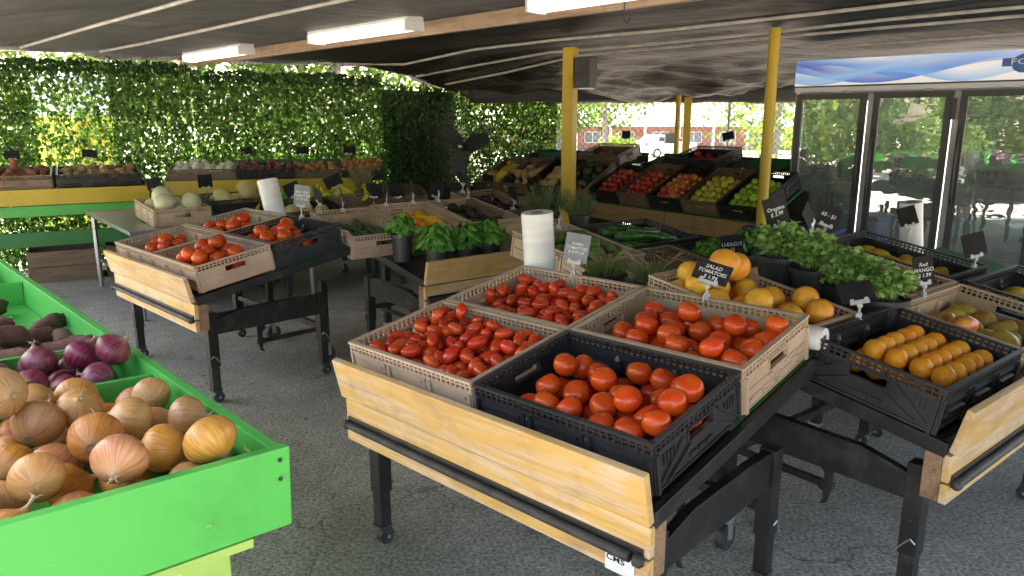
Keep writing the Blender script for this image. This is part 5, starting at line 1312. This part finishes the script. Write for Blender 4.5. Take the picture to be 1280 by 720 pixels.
sign(K2 @ T(-.7, -.04, .70) @ RZ(20), 'black card hanging before the canary melons', None, .15, .13, 5, 6, .05); sign(K2 @ T(-.35, -.05, .70) @ RZ(30), 'black tilted card between canary melons and butternut', None, .15, .13, 25, 18, .05); sign(K2 @ T(.1, -.05, .70) @ RZ(20), 'black card before the butternut crates', None, .14, .11, 20, -8, .07)

# ================================================================== yellow fronted benches
def make_bench(M, L_, label, H_=.90):
    t = thing('produce_bench', label, 'bench', M, 'yellow fronted benches')
    MB().box((0, 0, 0), (L_, .03, .150)).obj('front_board', 'yellow_paint', t, T(0, 0, H_ - .075), bevel=.005)
    for k in range(4): MB().box((0, 0, 0), (L_ - .06, .17, .022)).obj('top_plank', 'green_paint', t, T(0, .105 + k * .175, H_ - .045 + k * .0))
    MB().box((0, 0, 0), (L_ - .1, .03, .10)).obj('rail', 'green_paint', t, T(0, .05, H_ - .21), bevel=.004)
    MB().box((0, 0, 0), (L_ - .1, .03, .14)).obj('rail', 'dark_green_paint', t, T(0, .05, .42), bevel=.004)
    MB().box((0, 0, 0), (L_ - .02, .025, .26)).obj('back_board', 'dark_green_paint', t, T(0, .72, H_ + .05), bevel=.004)
    for s_ in (-1, 1):
        MB().box((0, 0, 0), (.025, .70, .20)).obj('end_board', 'green_paint', t, T(s_ * (L_ / 2 - .0125), .365, H_ - .065), bevel=.004)
        for y in (.10, .66): MB().box((s_ * (L_ / 2 - .075), y, (H_ - .06) / 2), (.08, .08, H_ - .06)).obj('leg', 'dark_green_paint', t, bevel=.004)
    return t
E1 = frame(-4.69, 6.87, 30); E2 = frame(-2.66, 8.0, 16)
make_bench(E1, 2.40, 'green and yellow bench of potatoes and sweet potatoes'); make_bench(E2, 1.98, 'green and yellow bench of white, red and yellow onions', .92)
def onE(E_, x, H_, s_=1.2): return E_ @ T(x, .30, H_ - .030) @ RX(6) @ S(s_)
e1 = crate('brown', onE(E1, .02, .905), 'brown crate of sweet potatoes on the yellow bench'); e2 = crate('black', onE(E1, .78, .905), 'black crate of potatoes at the end of the yellow bench'); e0 = crate('brown', onE(E1, -.74, .905), 'second sweet potato crate at the far end of bench')
fill('sweet_potato', e1, 72, .036, 'reddish sweet potato in the bench crate', 'sweet potato', 'sweet potatoes in bench crate', 91, ori='side', tries=40); fill('sweet_potato', e0, 60, .036, 'sweet potato in the far bench crate', 'sweet potato', 'sweet potatoes in far crate', 92, ori='side', tries=40); fill('potato', e2, 100, .033, 'brown potato in the black bench crate', 'potato', 'potatoes in bench crate', 93, tries=40)
put('sweet_potato', e1, (.05, .0, .20), .04, 'sweet potato standing upright on top of the heap', 'sweet potato', None, 'sweet_potato', RX(8))
e3 = crate('brown', onE(E2, -.62, .925, 1.1), 'brown crate of white onions on the yellow bench'); e4 = crate('black', onE(E2, -.0, .925, 1.05), 'black crate of red onions on the yellow bench'); e5 = crate('brown', onE(E2, .55, .925, .9), 'brown crate of yellow onions on the bench'); e6 = crate('black', onE(E2, 1.05, .925, .8), 'black crate heaped with shallots at the end of the bench')
fill('white_onion', e3, 40, .045, 'white onion in the bench crate', 'onion', 'white onions', 94, name='white_onion'); fill('red_onion', e4, 76, .036, 'dark red onion in the bench crate', 'onion', 'red onions on bench', 95, name='red_onion', tries=40)
fill('yellow_onion', e5, 52, .042, 'yellow onion in the bench crate', 'onion', 'yellow onions on bench', 96, name='yellow_onion', tries=40); fill('yellow_onion', e6, 64, .045, 'reddish shallot heaped in the end crate', 'shallot', 'shallots', 97, name='shallot', tries=40, grad=(0, 0))
for k_, (E_, x, lab) in enumerate(((E1, .05, 'small black card on a stick behind the sweet potatoes'), (E1, .72, 'small black card on a stick behind the potatoes'), (E2, -.66, 'small black card on a stick behind the white onions'), (E2, -.2, 'small black card on a stick behind the red onions'), (E2, .42, 'small black card on a stick behind the yellow onions'), (E2, .95, 'small black card on a stick behind the shallots'))):
    sign(E_ @ T(x, .69, .95) @ RZ(-25), lab, None, .15, .085, 4, FRZ.uniform(-8, 8), .20, stick=True)
# floor crates below the bench
def slat_box(M, label, w_, d_, h_, gaps):
    t = thing('wooden_crate', label, 'crate', M, 'wooden floor crates')
    n = 2
    ph = (h_ - gaps * (n - 1)) / n
    for s_ in (-1, 1):
        for k in range(n):
            MB().box((0, 0, 0), (w_, .016, ph)).obj('slat', 'brown_wood', t, T(0, s_ * d_ / 2, ph / 2 + k * (ph + gaps)), bevel=.003); MB().box((0, 0, 0), (d_ - .02, .016, ph)).obj('slat', 'brown_wood', t, T(s_ * (w_ / 2 - .01), 0, ph / 2 + k * (ph + gaps)) @ RZ(90))
        for s2 in (-1, 1): MB().box((s_ * (w_ / 2 - .04), s2 * (d_ / 2 - .03), h_ / 2), (.04, .04, h_)).obj('corner_post', 'brown_wood', t)
    MB().box((0, 0, .012), (w_ - .04, d_ - .02, .014)).obj('bottom_board', 'brown_wood', t)
slat_box(E1 @ T(.40, .22, 0), 'closed dark wooden crate on the floor under the bench', .62, .42, .30, .004); slat_box(E1 @ T(1.02, .30, 0), 'open slatted wooden crate on the floor under the bench end', .54, .40, .30, .10)
# stainless table between the benches
t = thing('steel_table', 'stainless steel table under the honeydew crate', 'table', CI @ T(-.05, .95, .035))
MB().box((0, 0, .66), (1.5, 1.7, .03)).obj('table_top', 'steel', t, bevel=.004); MB().box((0, -.84, .60), (1.48, .015, .10)).obj('apron', 'steel', t)
for sx in (-.70, .70):
    for sy in (-.80, .80): MB().tube([(sx, sy, -.035), (sx, sy, .645)], .02, 8).obj('leg', 'steel', t, smooth=True)
MB().box((0, 0, .22), (1.38, 1.6, .02)).obj('lower_shelf', 'steel', t)

# ================================================================== green bin of onions
GB = T(-.41, 1.20, .95) @ RZ(43.3) @ RY(2.0)
t = thing('green_bin', 'long green painted bin with onion and yam compartments', 'bin', T(-.41, 1.20, 0) @ RZ(43.3))
GI = T(0, 0, .95) @ RY(2.0); BW, BL = 1.15, 3.0
MB().box((0, 0, 0), (BW + .02, .022, .148)).obj('front_board', 'green_paint', t, GI @ T(-BW / 2 + .008, .0, -.074), bevel=.003)
MB().box((0, 0, 0), (BL, .022, .145)).obj('side_board', 'green_paint', t, GI @ T(-.0, BL / 2 + .012, -.074) @ RZ(90), bevel=.003); MB().box((0, 0, 0), (BL, .022, .145)).obj('side_board', 'green_paint', t, GI @ T(-BW, BL / 2 + .012, -.074) @ RZ(90), bevel=.003)
MB().box((0, 0, 0), (BW, .022, .145)).obj('back_board', 'green_paint', t, GI @ T(-BW / 2, BL + .025, -.074), bevel=.003)
for y, xr in ((.61, 0), (.945, 0), (1.50, .12), (2.02, 0), (2.5, 0)): MB().box((0, 0, 0), (BW - .026 - xr, .016, .125)).obj('divider', 'green_paint', t, GI @ T(-BW / 2 - xr / 2, y, -.080 if xr == 0 else -.095), bevel=.002)
MB().box((-BW / 2, BL / 2, -.106), (BW - .03, BL - .02, .012)).obj('floor_board', 'green_paint', t, GI)
MB().box((0, 0, 0), (BW - .07, .02, .016)).obj('lip_board', 'lime_paint', t, GI @ T(-BW / 2 - .02, -.004, -.157), bevel=.002)
for x in (-.135, -BW + .17):
    for y in (.05, BL - .08): MB().box((x, y, .392), (.085, .075, .784)).obj('leg', 'lime_paint', t, bevel=.004)
for xs in (.003, ):
    for zz in (-.02, -.055): MB().tube([(.004 - .006, -.0125, zz), (.004 - .006, -.0145, zz)], .004, 8).obj('screw', 'black_rubber', t, GI)
r = random.Random(8)
ons = pile(82, .0425, -.98, -.014, .014, .596, z0=-.098, seed=12, jit=.10, tries=60, grad=(-.02, .02))
for (x, y, z, q) in ons: put('yellow_onion', GB, (x, y, z), q, 'golden brown onion in the front compartment of the green bin', 'onion', 'yellow onions in green bin', 'onion', 'any', r)
def top_of(x, y, q, lst): return max([c_ + math.sqrt(max(0, ((q + p) * .97) ** 2 - (a - x) ** 2 - (b_ - y) ** 2)) for (a, b_, c_, p) in lst if (a - x) ** 2 + (b_ - y) ** 2 < ((q + p) * .97) ** 2] + [-.06])
for (x, y, q) in ((-.34, .36, .047), (-.45, .30, .046)):
    z = top_of(x, y, q, ons); ons.append((x, y, z, q)); put('yellow_onion', GB, (x, y, z), q, 'big golden onion lying on top of the heap', 'onion', 'big onions on top of heap', 'onion', 'side', r)
for (x, y, z, q) in pile(50, .0405, -.95, -.014, .625, .93, z0=-.098, seed=13, jit=.1, grad=(0, .0)): put('red_onion', GB, (x, y, z), q, 'purple red onion in the second compartment of the green bin', 'onion', 'red onions in green bin', 'red_onion', 'any', r)
for (x, y, z, q) in pile(34, .047, -.95, -.02, .97, 1.48, z0=-.098, seed=14, jit=.15): put('yam', GB, (x, y, z), q * .95, 'dark purplish yam in the green bin', 'yam', 'yams in green bin', 'yam', 'side', r)
for (x, y, z, q) in pile(12, .052, -.95, -.12, 1.53, 2.0, z0=-.108, seed=15, jit=.15): put('yam', GB, (x, y, z), q * .95, 'yam in the compartment behind the short divider', 'yam', 'yams behind short divider', 'yam', 'side', r)
for (x, y, z, q) in pile(10, .050, -.95, -.02, 2.05, 2.47, z0=-.108, seed=16, jit=.1): put('potato', GB, (x, y, z), q, 'large potato in the far compartment of the green bin', 'potato', 'potatoes in green bin', 'potato', 'side', r)

# ================================================================== pedestal fan
t = thing('pedestal_fan', 'large dark pedestal fan standing before the ivy corner', 'fan', T(-.60, 9.25, 0) @ RZ(-18))
MB().lathe([(.24, 0), (.24, .02), (.05, .05), (.03, .06)], 20).obj('base', 'black_paint', t, smooth=True); MB().tube([(0, .05, .05), (0, .05, 1.2)], .022, 10).obj('pole', 'black_paint', t, smooth=True)
HD = T(0, 0, 1.23) @ RX(-4)
b = MB()
for k in range(8):
    rr = .06 + .044 * k
    for yy in (-.08, .08): b.tube([(rr * math.cos(a * PI / 18), yy * (1 - .35 * (rr / .37) ** 2), rr * math.sin(a * PI / 18)) for a in range(37)], .003, 3, cap=False)
for k in range(24):
    a = 2 * PI * k / 24
    b.tube([(.05 * math.cos(a), -.08, .05 * math.sin(a)), (.25 * math.cos(a), -.072, .25 * math.sin(a)), (.375 * math.cos(a), -.05, .375 * math.sin(a)), (.375 * math.cos(a), .05, .375 * math.sin(a)), (.05 * math.cos(a), .08, .05 * math.sin(a))], .0025, 3, cap=False)
b.obj('guard', 'black_paint', t, HD)
for k in range(3):
    a = 100 + k * 120; b = MB()
    vs = []
    for i in range(6):
        rr = .05 + .30 * i / 5; wd = .04 + .055 * math.sin(PI * (.25 + .6 * i / 5)); tw = .035 * (1 - .4 * i / 5)
        vs += [(rr, -tw, -wd), (rr, tw, wd)]
    b.add(vs, [(2 * i, 2 * i + 1, 2 * i + 3, 2 * i + 2) for i in range(5)]); b.v += [(x, y + .004, z) for x, y, z in b.v]; b.f += [tuple(q + 12 for q in reversed(f)) for f in b.f]; b.m = [0] * len(b.f)
    b.obj('blade', 'dark_frame', t, HD @ RY(a), smooth=True)
MB().tube([(0, -.10, 0), (0, .20, 0)], [.045, .085], 16).obj('motor', 'black_paint', t, HD, smooth=True); MB().lathe([(.004, 0), (.022, .004), (.026, .014)], 12).obj('hub_badge', 'chrome', t, HD @ T(0, -.115, 0) @ RX(-90))
